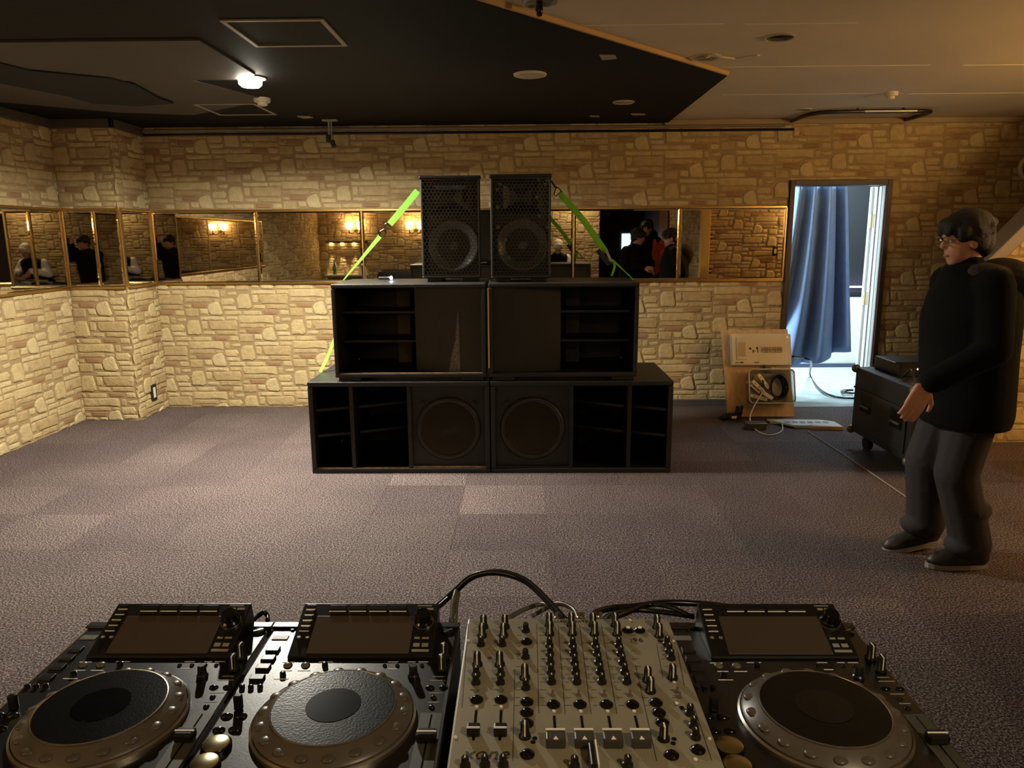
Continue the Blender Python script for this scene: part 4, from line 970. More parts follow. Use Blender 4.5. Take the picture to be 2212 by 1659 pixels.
# items on the floor
p = atz(1632, 925, 0); tag(MB().prism(rrect(-.075, .075, -.05, .05, .02), lambda u, v, q: (p.x+u+q*.15*(u/.075), p.y+v, q), .0, .05).build('plastic_tub', mat('smoky_plastic', (92, 84, 76), .3), bevel=.004), 'small smoky plastic tub on the carpet under the clear bin', 'tub')
sp = atz(1745, 921, 0); sx = thing('panel_cover', 'white plastic panel cover lying on the carpet below the board', 'panel cover', (sp.x, sp.y, 0), -.12)
MB().prism([(-.30, .10), (-.13, -.09), (.0, -.075), (.0, -.06), (.24, -.09), (.22, .07), (.12, .12)], lambda u, v, q: (u, v, q), .012, .03).build('cover_plate', mat('cover_white', (206, 214, 214), .4), sx, bevel=.004)
MB().box(.0, .24, -.105, -.085, .0, .03).build('cover_edge', mat('cover_tan', (200, 170, 120), .5), sx, bevel=.002)
for k in range(6): MB().box(-.18+k*.06, -.14+k*.06, -.02+.006*k, .02+.006*k, .03, .033).build('cover_slot', mat('slot_blue', (140, 150, 156), .5), sx)
MB().box(-.28, .2, .05, .09, 0, .012).build('cover_foot', M_WHITEP, sx)
MB().box(-.12, .2, -.07, -.04, 0, .012).build('cover_foot', M_WHITEP, sx)
cable('thin white cord looping from the clear bin to the panel cover', [bd.matrix_basis @ Vector((.26, -.145, .2)), aty(1628, 880, 5.95), aty(1620, 905, 5.85), atz(1632, 928, .006), atz(1660, 940, .006), atz(1688, 932, .006), atz(1690, 915, .02)], .0055, M_CABLEW, 'cable', 'white_cord')
o = cable('thin pale cord stretched straight across the carpet at right', [atz(1745, 932, .004), atz(1850, 1000, .004), atz(1960, 1075, .004), atz(2010, 1112, .004)], .0045, mat('cord_tan', (150, 136, 116), .6), 'cable', 'floor_cord')
gp = atz(1578, 906, 0); gl = thing('glove', 'pair of black gloves dropped on the carpet left of the board', 'gloves', (gp.x, gp.y, 0))
m = MB(); m.ell((0, 0, .028), (.085, .05, .026)); m.ell((.075, .03, .055), (.03, .03, .045)); m.ell((-.06, -.02, .022), (.045, .03, .02)); m.caps((.06, .0, .03), .018, (.095, .02, .10), .014); m.caps((.05, .01, .03), .018, (.06, .03, .095), .014)
m.build('glove_body', M_RUB, gl, smooth=True); MB().box(-.005, .035, -.052, -.046, .018, .04).build('glove_tag', M_WHITE, gl)
# thick cables through the doorway
c1 = [aty(1712, 770, 6.5), aty(1735, 773, 6.6), aty(1752, 782, 6.75), atz(1750, 810, .02), atz(1768, 838, .02), atz(1800, 856, .02), atz(1850, 861, .02), atz(1900, 862, .03)]
cable('black cable running from the board through the doorway floor', c1, .010, M_CABLE, 'cable', 'power_cable')
for k in range(4):
    c = atz(1850, 846, .015+.018*k)
    tag(MB().tube([(c.x+(.14-.012*k)*math.cos(a), c.y+(.10-.01*k)*math.sin(a), .014+.018*k) for a in [2*PI*i/28 for i in range(29)]], .008, 7).build('cable_coil', M_CABLE if k % 2 else mat('grey_cable'), smooth=True), ('lowest loop of the cable coil behind the flight case', 'second loop of the cable coil behind the flight case', 'third loop of the cable coil behind the flight case', 'topmost loop of the cable coil behind the flight case')[k], 'cable', 'coiled cable beyond the doorway')
# flight case on castors
fx, fy0, fy1, fw = 2.37, 4.42, 5.22, .44
zt_ = aty(1850, 792, fy1).z
fc = thing('flight_case', 'black flight case on castors standing behind the walking person', 'case', (fx, fy0, 0))
Lc = fy1-fy0
MB().box(0, fw, 0, Lc, .115, zt_).build('case_body', M_CASE, fc, bevel=.008)
MB().box(-.012, -.0, .05, Lc-.05, .16, zt_-.14).build('side_panel', M_CASE, fc, bevel=.006)
for y in (.16, .58):
    h = MB().box(-.014, -.011, y-.075, y+.075, .30, .42).build('handle_dish', M_GLOSS, fc); MB().cyl((-.02, y-.06, .335), (-.02, y+.06, .335), .009, n=8).build('handle', mat('handle_olive', (70, 66, 44), .4), h)
for x, y in ((0, 0), (fw, 0), (0, Lc), (fw, Lc)):
    for z in (.115, zt_): MB().ell((x, y, z+(.012 if z < .2 else -.012)), (.03, .03, .03), n=10).build('corner_ball', mat('case_corner', (120, 112, 96), .4, metal=.6), fc, smooth=True)
for x, y in ((.08, .10), (fw-.08, .10), (.08, Lc-.10), (fw-.08, Lc-.10)):
    k = MB().box(x-.02, x+.02, y-.03, y+.03, .085, .116).build('castor_fork', M_HOOK, fc); MB().cyl((x-.018, y, .047), (x+.018, y, .047), .047, n=20).build('wheel', M_RUB, k, smooth=True, auto=True)
MB().box(-.004, fw+.004, -.004, Lc+.004, zt_-.15, zt_-.138).build('lid_seam', M_HOOK, fc)
MB().tube(bez([(.02, -.006, .18), (.05, -.006, .23), (.045, -.006, .19), (.075, -.006, .24), (.07, -.006, .20), (.09, -.006, .22)], 5), .004, 5).build('sticker', M_WHITE, fc)
ra = thing('rack_unit', 'black rack unit with cable lying on the flight case', 'rack unit', (fx+.1, fy0+.40, zt_+.002))
MB().box(0, .32, 0, .35, .0, .085).build('rack_box', M_PLASTIC, ra, bevel=.004)
MB().box(-.03, .34, -.01, .0, .08, .1).build('rack_ear', M_PLASTIC, ra)
for k in range(2): MB().ell((.12+.1*k, -.003, .05), (.006, .004, .006), n=8).build('indicator', mat('indicator_amber', (255, 230, 160), .4, emit=(255, 220, 140), estr=2), ra)
cable('thin looped lead on top of the flight case', [(fx+.04, fy0+.04, zt_+.01), (fx+.03, fy0+.08, zt_+.06), (fx+.05, fy0+.15, zt_+.09), (fx+.08, fy0+.24, zt_+.07), (fx+.07, fy0+.3, zt_+.012)], .006, M_CABLE, 'cable', 'audio_lead')

# ================================================================== ON THE CEILING AND WALLS
# the one lit lamp
lp = thing('ceiling_lamp', 'bright white bulb in a downlight of the black ceiling', 'lamp', LAMP)
MB().lathe([(.092, ZC-LAMP.z-.001), (.092, ZC-LAMP.z-.008), (.075, ZC-LAMP.z-.012), (.06, ZC-LAMP.z-.006)], n=28).build('lamp_holder', M_FRAMEG, lp, smooth=True, auto=True)
MB().lathe([(.06, .024), (.068, .010), (.066, -.010), (.050, -.024), (.0, -.031)], n=28).build('bulb', mat('lit_bulb', (255, 250, 235), .4, emit=(255, 246, 226), estr=24), lp, smooth=True)
def hatch(label, px):
    c = [atz(x, y, ZC) for x, y in px]; x0, x1 = (c[0].x+c[3].x)/2, (c[1].x+c[2].x)/2; y0, y1 = (c[0].y+c[1].y)/2, (c[2].y+c[3].y)/2
    t = thing('ceiling_hatch', label, 'hatch', (x0, y0, ZC)); w, l, e = x1-x0, y1-y0, .022
    MB().box(0, w, 0, e, -.008, 0).box(0, w, l-e, l, -.008, 0).box(0, e, e, l-e, -.008, 0).box(w-e, w, e, l-e, -.008, 0).build('hatch_frame', M_FRAMEG, t, bevel=.002)
    MB().box(e, w-e, e, l-e, -.004, -.0005).build('hatch_panel', M_CEILB, t)
hatch('grey framed access hatch in the black ceiling nearest the camera', [(480, 40), (705, 40), (748, 98), (543, 98)])
hatch('smaller looking grey framed hatch near the back wall by the detector', [(418, 223), (555, 223), (597, 247), (470, 247)])
def detector(label, p, r=.055):
    t = thing('smoke_detector', label, 'detector', p)
    MB().lathe([(r, 0), (r, -.02), (r*.9, -.028)], n=24).build('detector_base', M_CREAMP, t, smooth=True, auto=True)
    MB().lathe([(r*.62, -.026), (r*.6, -.046), (r*.45, -.05)], n=24).build('detector_cap', M_CREAMP, t, smooth=True, auto=True)
detector('cream smoke detector on the black ceiling by the lamp', atz(566, 212, ZC))
detector('cream detector on the beige ceiling throwing a long shadow', atz(1925, 199, ZC2), .045)
p = atz(1145, 160, ZC); t = thing('ceiling_speaker', 'round off-white ceiling speaker in the black ceiling', 'speaker', p)
MB().lathe([(.098, 0), (.096, -.008), (.085, -.011), (.084, -.008)], n=32).build('speaker_ring', M_CREAMP, t, smooth=True, auto=True); MB().lathe([(.084, -.002), (.084, -.009), (.02, -.011)], n=32).build('speaker_mesh', mat('mesh_cream', (186, 176, 154), .6, bump=.5, bscale=600), t, smooth=True)
def downlight(label, p, r, dark, zc):
    t = thing('downlight', label, 'downlight', p, group='unlit downlights')
    MB().lathe([(r, 0), (r, -.004), (r*.88, -.009), (r*.80, -.004)], n=28).build('trim_ring', mat('downlight_trim', (190, 176, 140), .35, metal=.3), t, smooth=True, auto=True)
    MB().lathe([(r*.80, -.0045), (r*.5, -.003), (0, -.0025)], n=28).build('reflector', M_GLOSS if dark else M_SILVER, t, smooth=True)
downlight('silver downlight in the black ceiling near its right corner', atz(1347, 220, ZC), .078, False, ZC)
downlight('black centred downlight high on the beige ceiling', atz(1685, 80, ZC2), .078, True, ZC2)
downlight('silver downlight beside the point of the black ceiling', atz(1525, 123, ZC2), .085, False, ZC2)
downlight('small dark downlight near the curtain rail', atz(1737, 236, ZC2), .065, True, ZC2)
p = atz(1165, 3, ZC2); t = thing('downlight', 'large chrome downlight with dark bulb cut by the top edge', 'downlight', p, group='unlit downlights')
MB().lathe([(.075, 0), (.075, -.006), (.062, -.012), (.05, -.004)], n=28).build('trim_ring', M_SILVER, t, smooth=True, auto=True); MB().lathe([(.012, 0), (.016, -.03), (.012, -.055), (0, -.06)], n=16).build('bulb', M_GLOSS, t, smooth=True)
# leftover bits on the ceiling
for x, y, w, l, lab in ((660, 252, .055, .05, 'small white lamp base on the black ceiling near the hatch'), (1284, 250, .04, .02, 'small tan plate on the black ceiling near the wall'), (1378, 246, .06, .03, 'bent white bracket on the black ceiling near the wall'), (1313, 122, .05, .05, 'scrap of torn white tape on the black ceiling')):
    p = atz(x, y, ZC); tag(MB().prism([(-w, -l), (w*.7, -l*.8), (w, l*.5), (-w*.5, l)], lambda u, v, q: (p.x+u, p.y+v, q), ZC-.008, ZC).build('ceiling_fitting', mat('fitting_grey', (150, 142, 128), .6), bevel=.002), lab, 'fitting')
p = atz(1580, 125, ZC2); tag(MB().prism([(-.17, -.10), (.02, .03), (.14, -.06), (.12, -.075), (.02, .0)], lambda u, v, q: (p.x+u, p.y+v, q), ZC2-.007, ZC2).build('ceiling_flap', M_CREAMP, bevel=.001), 'lifted flap of plaster beside the silver downlight', 'flap')
# hanging bracket with two little spotlights
p = atz(715, 262, ZC); t = thing('spotlight_bracket', 'small bracket with two black spotlights hanging by the back wall', 'spotlight', (p.x, p.y-.08, ZC))
MB().box(-.05, .07, -.03, .03, -.01, 0).build('mount_plate', M_FRAMEG, t, bevel=.002)
MB().cyl((0, 0, -.01), (0, 0, -.12), .008, n=8).cyl((.02, 0, -.01), (.02, 0, -.14), .006, n=8).build('stem', M_FRAMEG, t)
for q, (x, z) in enumerate(((-.008, -.145), (.028, -.185))): MB().obox((x, 0, z), (.016, .02, .028), Euler((0, -.3 if q else 0, 0))).build('spot_head', M_RUB, t, bevel=.004)
# U-shaped curtain rail around the door
rl = [(2.26, 6.53), (2.26, 6.30), (2.30, 6.16), (2.42, 6.08), (3.0, 6.07), (3.15, 6.09), (3.20, 6.18), (3.20, 6.53)]
t = thing('curtain_rail', 'dark U-shaped ceiling rail in front of the doorway', 'rail', (2.7, 6.1, ZC2), world=True)
MB().tube(bez([(x, y, ZC2-.022) for x, y in rl], 6), .016, 8).build('rail_tube', mat('rail_dark', (64, 52, 40), .3, metal=.5), t, smooth=True)
for x, y in ((2.6, 6.075), (2.95, 6.07)): MB().cyl((x, y, ZC2-.02), (x, y, ZC2), .01, n=8).build('rail_hanger', M_HOOK, t)
MB().box(2.65, 3.05, 6.052, 6.058, ZC2-.03, ZC2-.018).build('painted_glint', M_WHITE, t)  # white strip paints the glint along the rail
# round vent at the right edge
p = aty(2226, 362, YB); t = thing('wall_vent', 'round cream vent with dark slats at the right edge', 'vent', (p.x, YB, p.z))
MB().lathe([(.11, -.02), (.11, .02), (.098, .035), (.085, .03), (.084, .015)], n=32, axis=(0, -1, 0)).build('vent_ring', M_CREAMP, t, smooth=True, auto=True)
MB().lathe([(.084, .015), (.0, .014)], n=32, axis=(0, -1, 0)).build('vent_back', M_DKGREY, t)
for k in range(-5, 6): z = k*.015; w = math.sqrt(.083**2-z*z); MB().obox((0, -.022, z), (w, .006, .003), Euler((.5, 0, 0))).build('slat', mat('slat_teal', (122, 150, 146), .5), t)
# socket on the pillar side
p = Vector((XP, 6.30, .19)); t = thing('wall_socket', 'black framed wall socket low on the corner pillar', 'socket', p)
MB().box(.0, .018, -.045, .045, -.07, .07).build('socket_frame', M_RUB, t, bevel=.003); MB().box(.016, .022, -.018, .018, -.045, .045).build('socket_plate', M_WHITEP, t, bevel=.002)
# ================================================================== BEHIND THE CAMERA (seen in the mirrors)
def sconce(label, p, k=''):
    t = thing('wall_sconce', label, 'wall lamp', p, group='warm wall sconces')
    MB().lathe([(.05, 0), (.045, .012), (.02, .02)], n=18, axis=(0, 1, 0)).build('back_plate', M_GOLD, t, smooth=True)
    for s in (-1, 1):
        MB().tube(bez([(0, .015, -.02), (s*.05, .07, -.07), (s*.10, .11, -.05), (s*.10, .11, 0)], 5), .008, 8).build('arm', M_HOOK, t, smooth=True)
        sh = MB().lathe([(.028, .0), (.05, .03), (.058, .07), (.075, .105), (.07, .105), (.0, .06)], (s*.10, .11, 0), 20).build('glass_shade', mat('lit_glass'+k, (255, 220, 150), .4, emit=(255, 216, 156), estr=SCONCE*(4. if k else 1)), t, smooth=True)
        MB().lathe([(.012, .06), (.03, .08), (.034, .10), (.02, .125), (0, .13)], (s*.10, .11, 0), 16).build('bulb', mat('lit_sconce_bulb'+k, (255, 240, 210), .4, emit=(255, 214, 150), estr=SCONCE*(24. if k else 4.2)), sh, smooth=True)
        MB().ell((s*.10, .11, -.05), (.012, .012, .03), n=10).build('finial', M_HOOK, t, smooth=True)
SCONCE = 14.
sconce('twin sconce near the left corner of the wall behind the camera', (-3.02, YR, 1.66))
sconce('twin sconce in the middle left of the wall behind the camera', (-1.93, YR, 1.66))
sconce('twin sconce on the hall wall right of the frame, nearer one', (3.98, 2.752, 1.72), '_hall')
sconce('twin sconce on the hall wall at its far right end', (4.72, 2.752, 1.72), '_hall')
for lab, p in (('added round ring at the unseen fill light behind the camera', (1.0, -.25, ZC2)), ('added wide ring at the unseen fill light in the hall', (3.2, 1.6, ZC2))):  # rings added around the unseen rear and hall fill lights
    t = thing('added_downlight', lab, 'downlight', p, group='added rings at unseen fill lights'); r = .08 if p[0] < 2 else .27
    MB().lathe([(r+.03, 0), (r+.03, -.012), (r, -.05), (r-.01, -.04), (r-.01, -.0)], n=28).build('trim_ring', M_CREAMP, t, smooth=True, auto=True)  # ring added at the unseen fill light
t = thing('added_light_panel', 'added white panel over the unseen light beyond the door', 'added panel', (3.3, 7.6, 2.5)); MB().box(-.48, .48, -.48, .48, -.07, 0).build('added_panel_body', M_WHITEP, t, bevel=.004)  # plain body added above the unseen back-room area light
t = thing('added_window_1', 'window frame added around the unseen fill light beyond the door', None, (1.2, 6.90, 1.5), kind='structure')  # frame and pane added behind the unseen doorway fill light
MB().box(0, .10, -.17, -.13, -.7, .7).build('frame_side', M_WHITEP, t); MB().box(0, .10, .13, .17, -.7, .7).build('frame_side', M_WHITEP, t); MB().box(0, .10, -.17, .17, .66, .7).build('frame_head', M_WHITEP, t); MB().box(0, .12, -.17, .17, -.7, -.66).build('sill', M_WHITEP, t)
MB().box(.0, .02, -.13, .13, -.66, .66).build('pane', mat('frosted_pane', (220, 235, 245), .3), t)
# ledge with bottles and spot scallops
lg = thing('wall_ledge', 'pale ledge on the wall behind the camera below three spots', 'ledge', (-3.2, YR, .86))
MB().box(-.38, .38, 0, .22, -.03, 0).build('ledge_board', M_WHITEP, lg, bevel=.004)
MB().box(-.38, .38, 0, .05, .56, .60).build('ledge_canopy', M_BROWNW, lg, bevel=.004)
for k, x in enumerate((-.28, -.08, .14)):
    MB().lathe([(.022, 0), (.022, -.02), (.018, -.022)], (x, .03, .56), 14).build('spot', mat('lit_spot', (255, 230, 180), .4, emit=(255, 214, 140), estr=25), lg)
    d = bpy.data.lights.new('ledge_spot', 'SPOT'); d.energy = 14; d.color = WARM; d.spot_size = math.radians(26); d.spot_blend = .3; d.shadow_soft_size = .01
    o = bpy.data.objects.new('ledge_spot', d); COL.objects.link(o); o.location = (-3.2+x, YR+.085, .86+.53); o.rotation_euler = (-.13, 0, 0)
for k, (x, c, lab) in enumerate(((-.22, (60, 120, 40), 'green glass bottle on the ledge behind the camera'), (-.02, (230, 220, 200), 'white bottle lying pale on the ledge behind the camera'), (.24, (220, 216, 205), 'small white bottle at the end of the ledge'))):
    t = thing('bottle', lab, 'bottle', (-3.2+x, YR+.12, .86), group='bottles on the ledge'); h = (.24, .12, .14)[k]
    MB().lathe([(.03, 0), (.032, .01), (.032, h*.6), (.012, h*.8), (.012, h)], n=16).build('glass', mat('bottle_%d' % k, c, .2), t, smooth=True); MB().lathe([(.013, h), (.013, h+.015)], n=12).build('cap', M_GOLD, t)
# leather sofa at the left behind the camera
sf = thing('sofa', 'black leather sofa left of the decks, seen in the mirror', 'sofa', (-1.75, .02, 0))
MB().box(-.85, .85, -.42, .42, .08, .40).build('seat', M_LEATH, sf, bevel=.05, seg=3)
MB().box(-.85, .85, -.46, -.22, .3, .95).build('backrest', M_LEATH, sf, bevel=.08, seg=3)
for s in (-1, 1): MB().box(s*.92-.1, s*.92+.1, -.42, .42, .08, .62).build('armrest', M_LEATH, sf, bevel=.06, seg=3)
for x in (-.85, .85):
    for y in (-.36, .36): MB().cyl((x, y, 0), (x, y, .09), .025, n=10).build('foot', M_HOOK, sf)
# lit screen and fan in the alcove
sc = thing('display_screen', 'bright white screen on the alcove wall, seen in the left mirrors', 'screen', (2.26, -2.595, 1.25))
MB().box(-.23, .23, 0, .05, -.34, .34).build('bezel', M_PLASTIC, sc, bevel=.006); MB().box(-.20, .20, .05, .052, -.31, .31).build('panel', mat('screen_white', (210, 235, 255), .4, emit=(180, 222, 255), estr=1.6), sc)
for x, z, h in ((-.13, -.16, .1), (.10, -.12, .14)): MB().box(x-.012, x+.012, .052, .053, z-h, z+h).build('print_mark', M_DARKPR, sc)
fn = thing('wall_fan', 'dark box fan high on the alcove wall, seen in the mirror', 'fan', (1.78, -2.6, 1.95))
MB().box(-.19, .19, 0, .06, -.19, .19).build('housing', M_RUB, fn, bevel=.01); MB().lathe([(.05, .06), (.045, .08), (0, .085)], n=16, axis=(0, 1, 0)).build('hub', mat('hub_grey', (120, 112, 100), .5), fn)
for k in range(5):
    a = 2*PI*k/5; MB().obox((.095*math.cos(a), .07, .095*math.sin(a)), (.05, .004, .03), Euler((.4, -a, 0))).build('blade', M_DKGREY, fn)
for r in (.17, .11): MB().tube([(r*math.cos(2*PI*i/24), .085, r*math.sin(2*PI*i/24)) for i in range(25)], .003, 5).build('guard_ring', M_HOOK, fn)
d2 = thing('door_2', 'brown wooden door in the hall wall, seen in the mirror', None, (2.5, -.15, 0), kind='structure')
MB().box(-.04, .0, -.4, .4, 0, 2.02).build('door_leaf', mat('door_brown', (104, 70, 44), .5, var=.15, vscale=4, stretch=(4, 4, .6)), d2, bevel=.004); MB().cyl((-.04, .32, 1.0), (-.1, .32, 1.0), .01, n=8).cyl((-.1, .32, 1.0), (-.1, .2, 1.0), .01, n=8).build('door_handle', M_SILVER, d2)
struct('trim_5', MB().box(2.44, 2.56, 2.70, 2.80, 0, ZC2-.02), mat('yellow_post', (226, 190, 110), .5), 'pale yellow corner post, seen in the mirror', bevel=.006)
t = thing('light_switch', 'dark switch plate on the stone wall, seen in the mirror', 'switch', (3.46, 2.765, 1.29)); MB().box(-.035, .035, 0, .012, -.06, .06).build('plate', M_DKGREY, t, bevel=.002); MB().box(-.015, .015, .012, .018, -.03, .03).build('rocker', M_CREAMP, t)

# ================================================================== PEOPLE
def remesh(name, mb, vox, sm, m, parent):
    o = bpy.data.objects.new(name, mb.mesh(name, m)); COL.objects.link(o)
    r = o.modifiers.new('r', 'REMESH'); r.mode = 'VOXEL'; r.voxel_size = vox
    if sm: s = o.modifiers.new('s', 'SMOOTH'); s.factor = .5; s.iterations = sm
    bpy.context.view_layer.update(); dg = bpy.context.evaluated_depsgraph_get()
    me = bpy.data.meshes.new_from_object(o.evaluated_get(dg)); me.materials.clear(); me.materials.append(m); me.shade_smooth()
    bpy.data.objects.remove(o); q = bpy.data.objects.new(name, me); COL.objects.link(q); q.parent = parent; return q
def hand(mb, w, d, nrm, thumb, k=1., curl=.5):
    """palm with four fingers and a thumb; d points to the fingertips, nrm out of the palm"""
    d = Vector(d).normalized(); n = Vector(nrm); n = (n-d*n.dot(d)).normalized(); s = d.cross(n).normalized()*thumb; w = Vector(w)
    for a in (-.030, -.010, .010, .030): mb.caps(w+d*.005*k+s*a*.75*k, .0135*k, w+d*.085*k+s*a*k, .0115*k, 8)
    for a, L in ((-.031, .060), (-.0105, .076), (.0105, .082), (.031, .074)):
        p = w+d*.088*k+s*a*k; ang = curl*.5; r = .0088*k
        for q in range(3):
            v = d*math.cos(ang)+n*math.sin(ang); e = p+v*(L*k*(.45, .32, .23)[q]); mb.caps(p, r, e, r*.92, 8); p = e; ang += curl; r *= .92
    p = w+d*.022*k+s*.034*k; v = (d*.72+s*.62+n*.25).normalized(); e = p+v*.042*k; mb.caps(p, .0125*k, e, .0105*k, 8); v2 = (d*.9+s*.15+n*.4).normalized(); mb.caps(e, .0105*k, e+v2*.032*k, .0085*k, 8)
def person(label, loc, rotz, J, hair, torso, coat, sleeve_r=(.078, .066, .052), trou=M_TROU, hood=None, vox=.008, sleeves=None, hands=(), glasses=False, legs=True, hcap=None):
    t = thing('person', label, 'person', loc, rotz, world=False)
    V = Vector
    H = Matrix.Translation(V(J['head'])) @ Euler(J.get('hrot', (0, 0, 0))).to_matrix().to_4x4()
    def hp(*p): return H @ V(p)
    HR = H.to_euler()
    b = MB()
    b.ell(hp(0, -.008, .022), (.073, .090, .094), HR); b.ell(hp(0, .022, -.045), (.056, .062, .068), HR); b.ell(hp(0, .045, -.085), (.032, .030, .028), HR)
    b.ell(hp(0, .086, -.018), (.013, .020, .015), HR); b.caps(hp(0, .078, .012), .009, hp(0, .092, -.014), .011, 8)
    b.ell(hp(0, .070, .026), (.05, .020, .014), HR); b.ell(hp(0, .072, -.062), (.022, .012, .010), HR)
    for s in (-1, 1): b.ell(hp(s*.074, -.004, -.012), (.010, .019, .031), HR)
    b.caps(hp(0, -.015, -.06), .050, V(J['neck']), .056); b.caps(V(J['neck']), .056, V(J['chest']), .10)
    b.caps(V(J['chest']), .10, V(J['pelvis']), .095)
    for s in 'LR':
        b.caps(V(J['chest']), .08, V(J['sh'+s]), .05); b.caps(V(J['sh'+s]), .048, V(J['el'+s]), .038); b.caps(V(J['el'+s]), .036, V(J['wr'+s]), .025)
        if legs: b.caps(V(J['pelvis']), .08, V(J['hip'+s]), .075); b.caps(V(J['hip'+s]), .075, V(J['kn'+s]), .05); b.caps(V(J['kn'+s]), .05, V(J['an'+s]), .036); b.caps(V(J['an'+s]), .034, V(J['an'+s])+V((0, .10, -.045)), .025)
    for h in hands: hand(b, *h)
    remesh('body', b, vox*.8 if hands else vox, 3, M_SKIN, t)
    for s in (-1, 1):
        e = MB().ell(hp(s*.030, .074, .002), (.012, .008, .007), HR, 12).build('eye', mat('eye_white', (220, 214, 205), .3), t, smooth=True); MB().ell(hp(s*.030, .0805, .002), (.0055, .003, .0058), HR, 10).build('iris', mat('iris_dark', (30, 22, 18), .2), e, smooth=True)
    MB().ell(hp(0, .081, -.060), (.020, .006, .006), HR, 12).build('lips', mat('lips', (168, 104, 90), .5), t, smooth=True)
    if glasses:
        g = MB()
        for s in (-1, 1):
            g.tube([hp(s*.032+.024*math.cos(a), .098-.006*abs(math.cos(a)), .004+.018*math.sin(a)) for a in [2*PI*i/16 for i in range(17)]], .0022, 6); g.tube([hp(s*.056, .092, .008), hp(s*.076, .05, .010), hp(s*.078, -.01, .006)], .002, 6)
        g.tube([hp(-.010, .1, .008), hp(0, .103, .011), hp(.010, .1, .008)], .002, 6); g.build('glasses', M_SILVER, t)
    # hair
    h = MB()
    h.ell(hp(0, -.016, .048), (.086, .106, .086), HR); h.ell(hp(0, -.060, -.01), (.074, .058, .082), HR)
    h.ell(hp(0, .060, .066), (.064, .046, .038), HR)
    for s in (-1, 1): h.ell(hp(s*.070, .028, .030), (.017, .036, .036), HR); h.ell(hp(s*.066, -.03, -.005), (.02, .04, .05), HR); h.ell(hp(s*.03, .082, .046), (.028, .016, .026), HR)
    rr = random.Random(4)
    for k in range(22):
        a = rr.uniform(0, 2*PI); zz = rr.uniform(.0, .07); h.ell(hp(.074*math.cos(a), -.022+.092*math.sin(a), zz), (.018, .022, .022), HR, 8, 6)
    if hcap: hcap(h, hp, HR)
    remesh('hair', h, .007, 2, hair, t)
    # coat
    c = MB(); rings = []
    for (z, cx, cy, rx, ry) in torso: rings.append([V((cx+rx*math.cos(2*PI*i/28), cy+ry*math.sin(2*PI*i/28), z)) for i in range(28)])
    c.loft(rings)
    sl = MB() if sleeves else c
    for s in 'LR':
        c.caps(V(J['chest'])+V((0, 0, .10)), .09, V(J['sh'+s]), sleeve_r[0])
        sl.caps(V(J['sh'+s]), sleeve_r[0], V(J['el'+s]), sleeve_r[1]); sl.caps(V(J['el'+s]), sleeve_r[1], V(J['el'+s]).lerp(V(J['wr'+s]), .93), sleeve_r[2])
    c.caps(V(J['neck'])+V((0, 0, -.05)), .085, V(J['neck'])+V((0, .01, .012)), .072)
    remesh('coat', c, vox*1.3, 5, coat, t)
    if sleeves: remesh('sleeves', sl, vox*1.3, 4, sleeves, t)
    if hood:
        m, parts = hood; hm = MB()
        for cc, r, e in parts: hm.ell(cc, r, Euler(e))
        remesh('hood', hm, vox*1.3, 5, m, t)
    if legs:
        q = MB(); q.ell(V(J['pelvis'])+V((0, 0, -.02)), (.165, .125, .14))
        for s in 'LR':
            q.caps(V(J['hip'+s]), .108, V(J['kn'+s]), .092); q.caps(V(J['kn'+s]), .092, V(J['an'+s])+V((0, 0, .04)), .086)
            q.ell(V(J['an'+s])+V((0, .02, .03)), (.086, .098, .055)); q.ell(V(J['kn'+s]).lerp(V(J['an'+s]), .45)+V((0, -.02, 0)), (.092, .104, .06))
        remesh('trousers', q, vox*1.3, 4, trou, t)
        for s in 'LR':
            a = V(J['an'+s]); pitch = J.get('pt'+s, 0); E = Euler((pitch, 0, J.get('yaw'+s, 0))); z0 = a.z
            R_ = E.to_matrix(); sh = MB(); off = V((a.x, a.y, a.z-.075))
            def sp_(p): return off+R_ @ V(p)
            sh.ell(sp_((0, .055, .042)), (.045, .135, .044), E); sh.ell(sp_((0, -.03, .055)), (.042, .062, .055), E); sh.ell(sp_((0, .12, .034)), (.044, .075, .034), E)
            so = remesh('shoe', sh, .007, 2, M_SHOE, t)
            poly_ = [(.046*math.sin(2*PI*i/20)*(1.05 if math.cos(2*PI*i/20) > 0 else .9), .055+.142*math.cos(2*PI*i/20)) for i in range(20)]
            ms = MB(); ms.prism(poly_, lambda u, v, w: sp_((u, v, w)), .0, .022); ms.build('sole', M_SOLE, so)
            lm = MB()
            for k in range(4): lm.tube([sp_((-.024, .05+.022*k, .080-.006*k)), sp_((0, .052+.022*k, .086-.007*k)), sp_((.024, .05+.022*k, .080-.006*k))], .003, 5)
            lm.build('laces', M_SOLE, so)
    return t
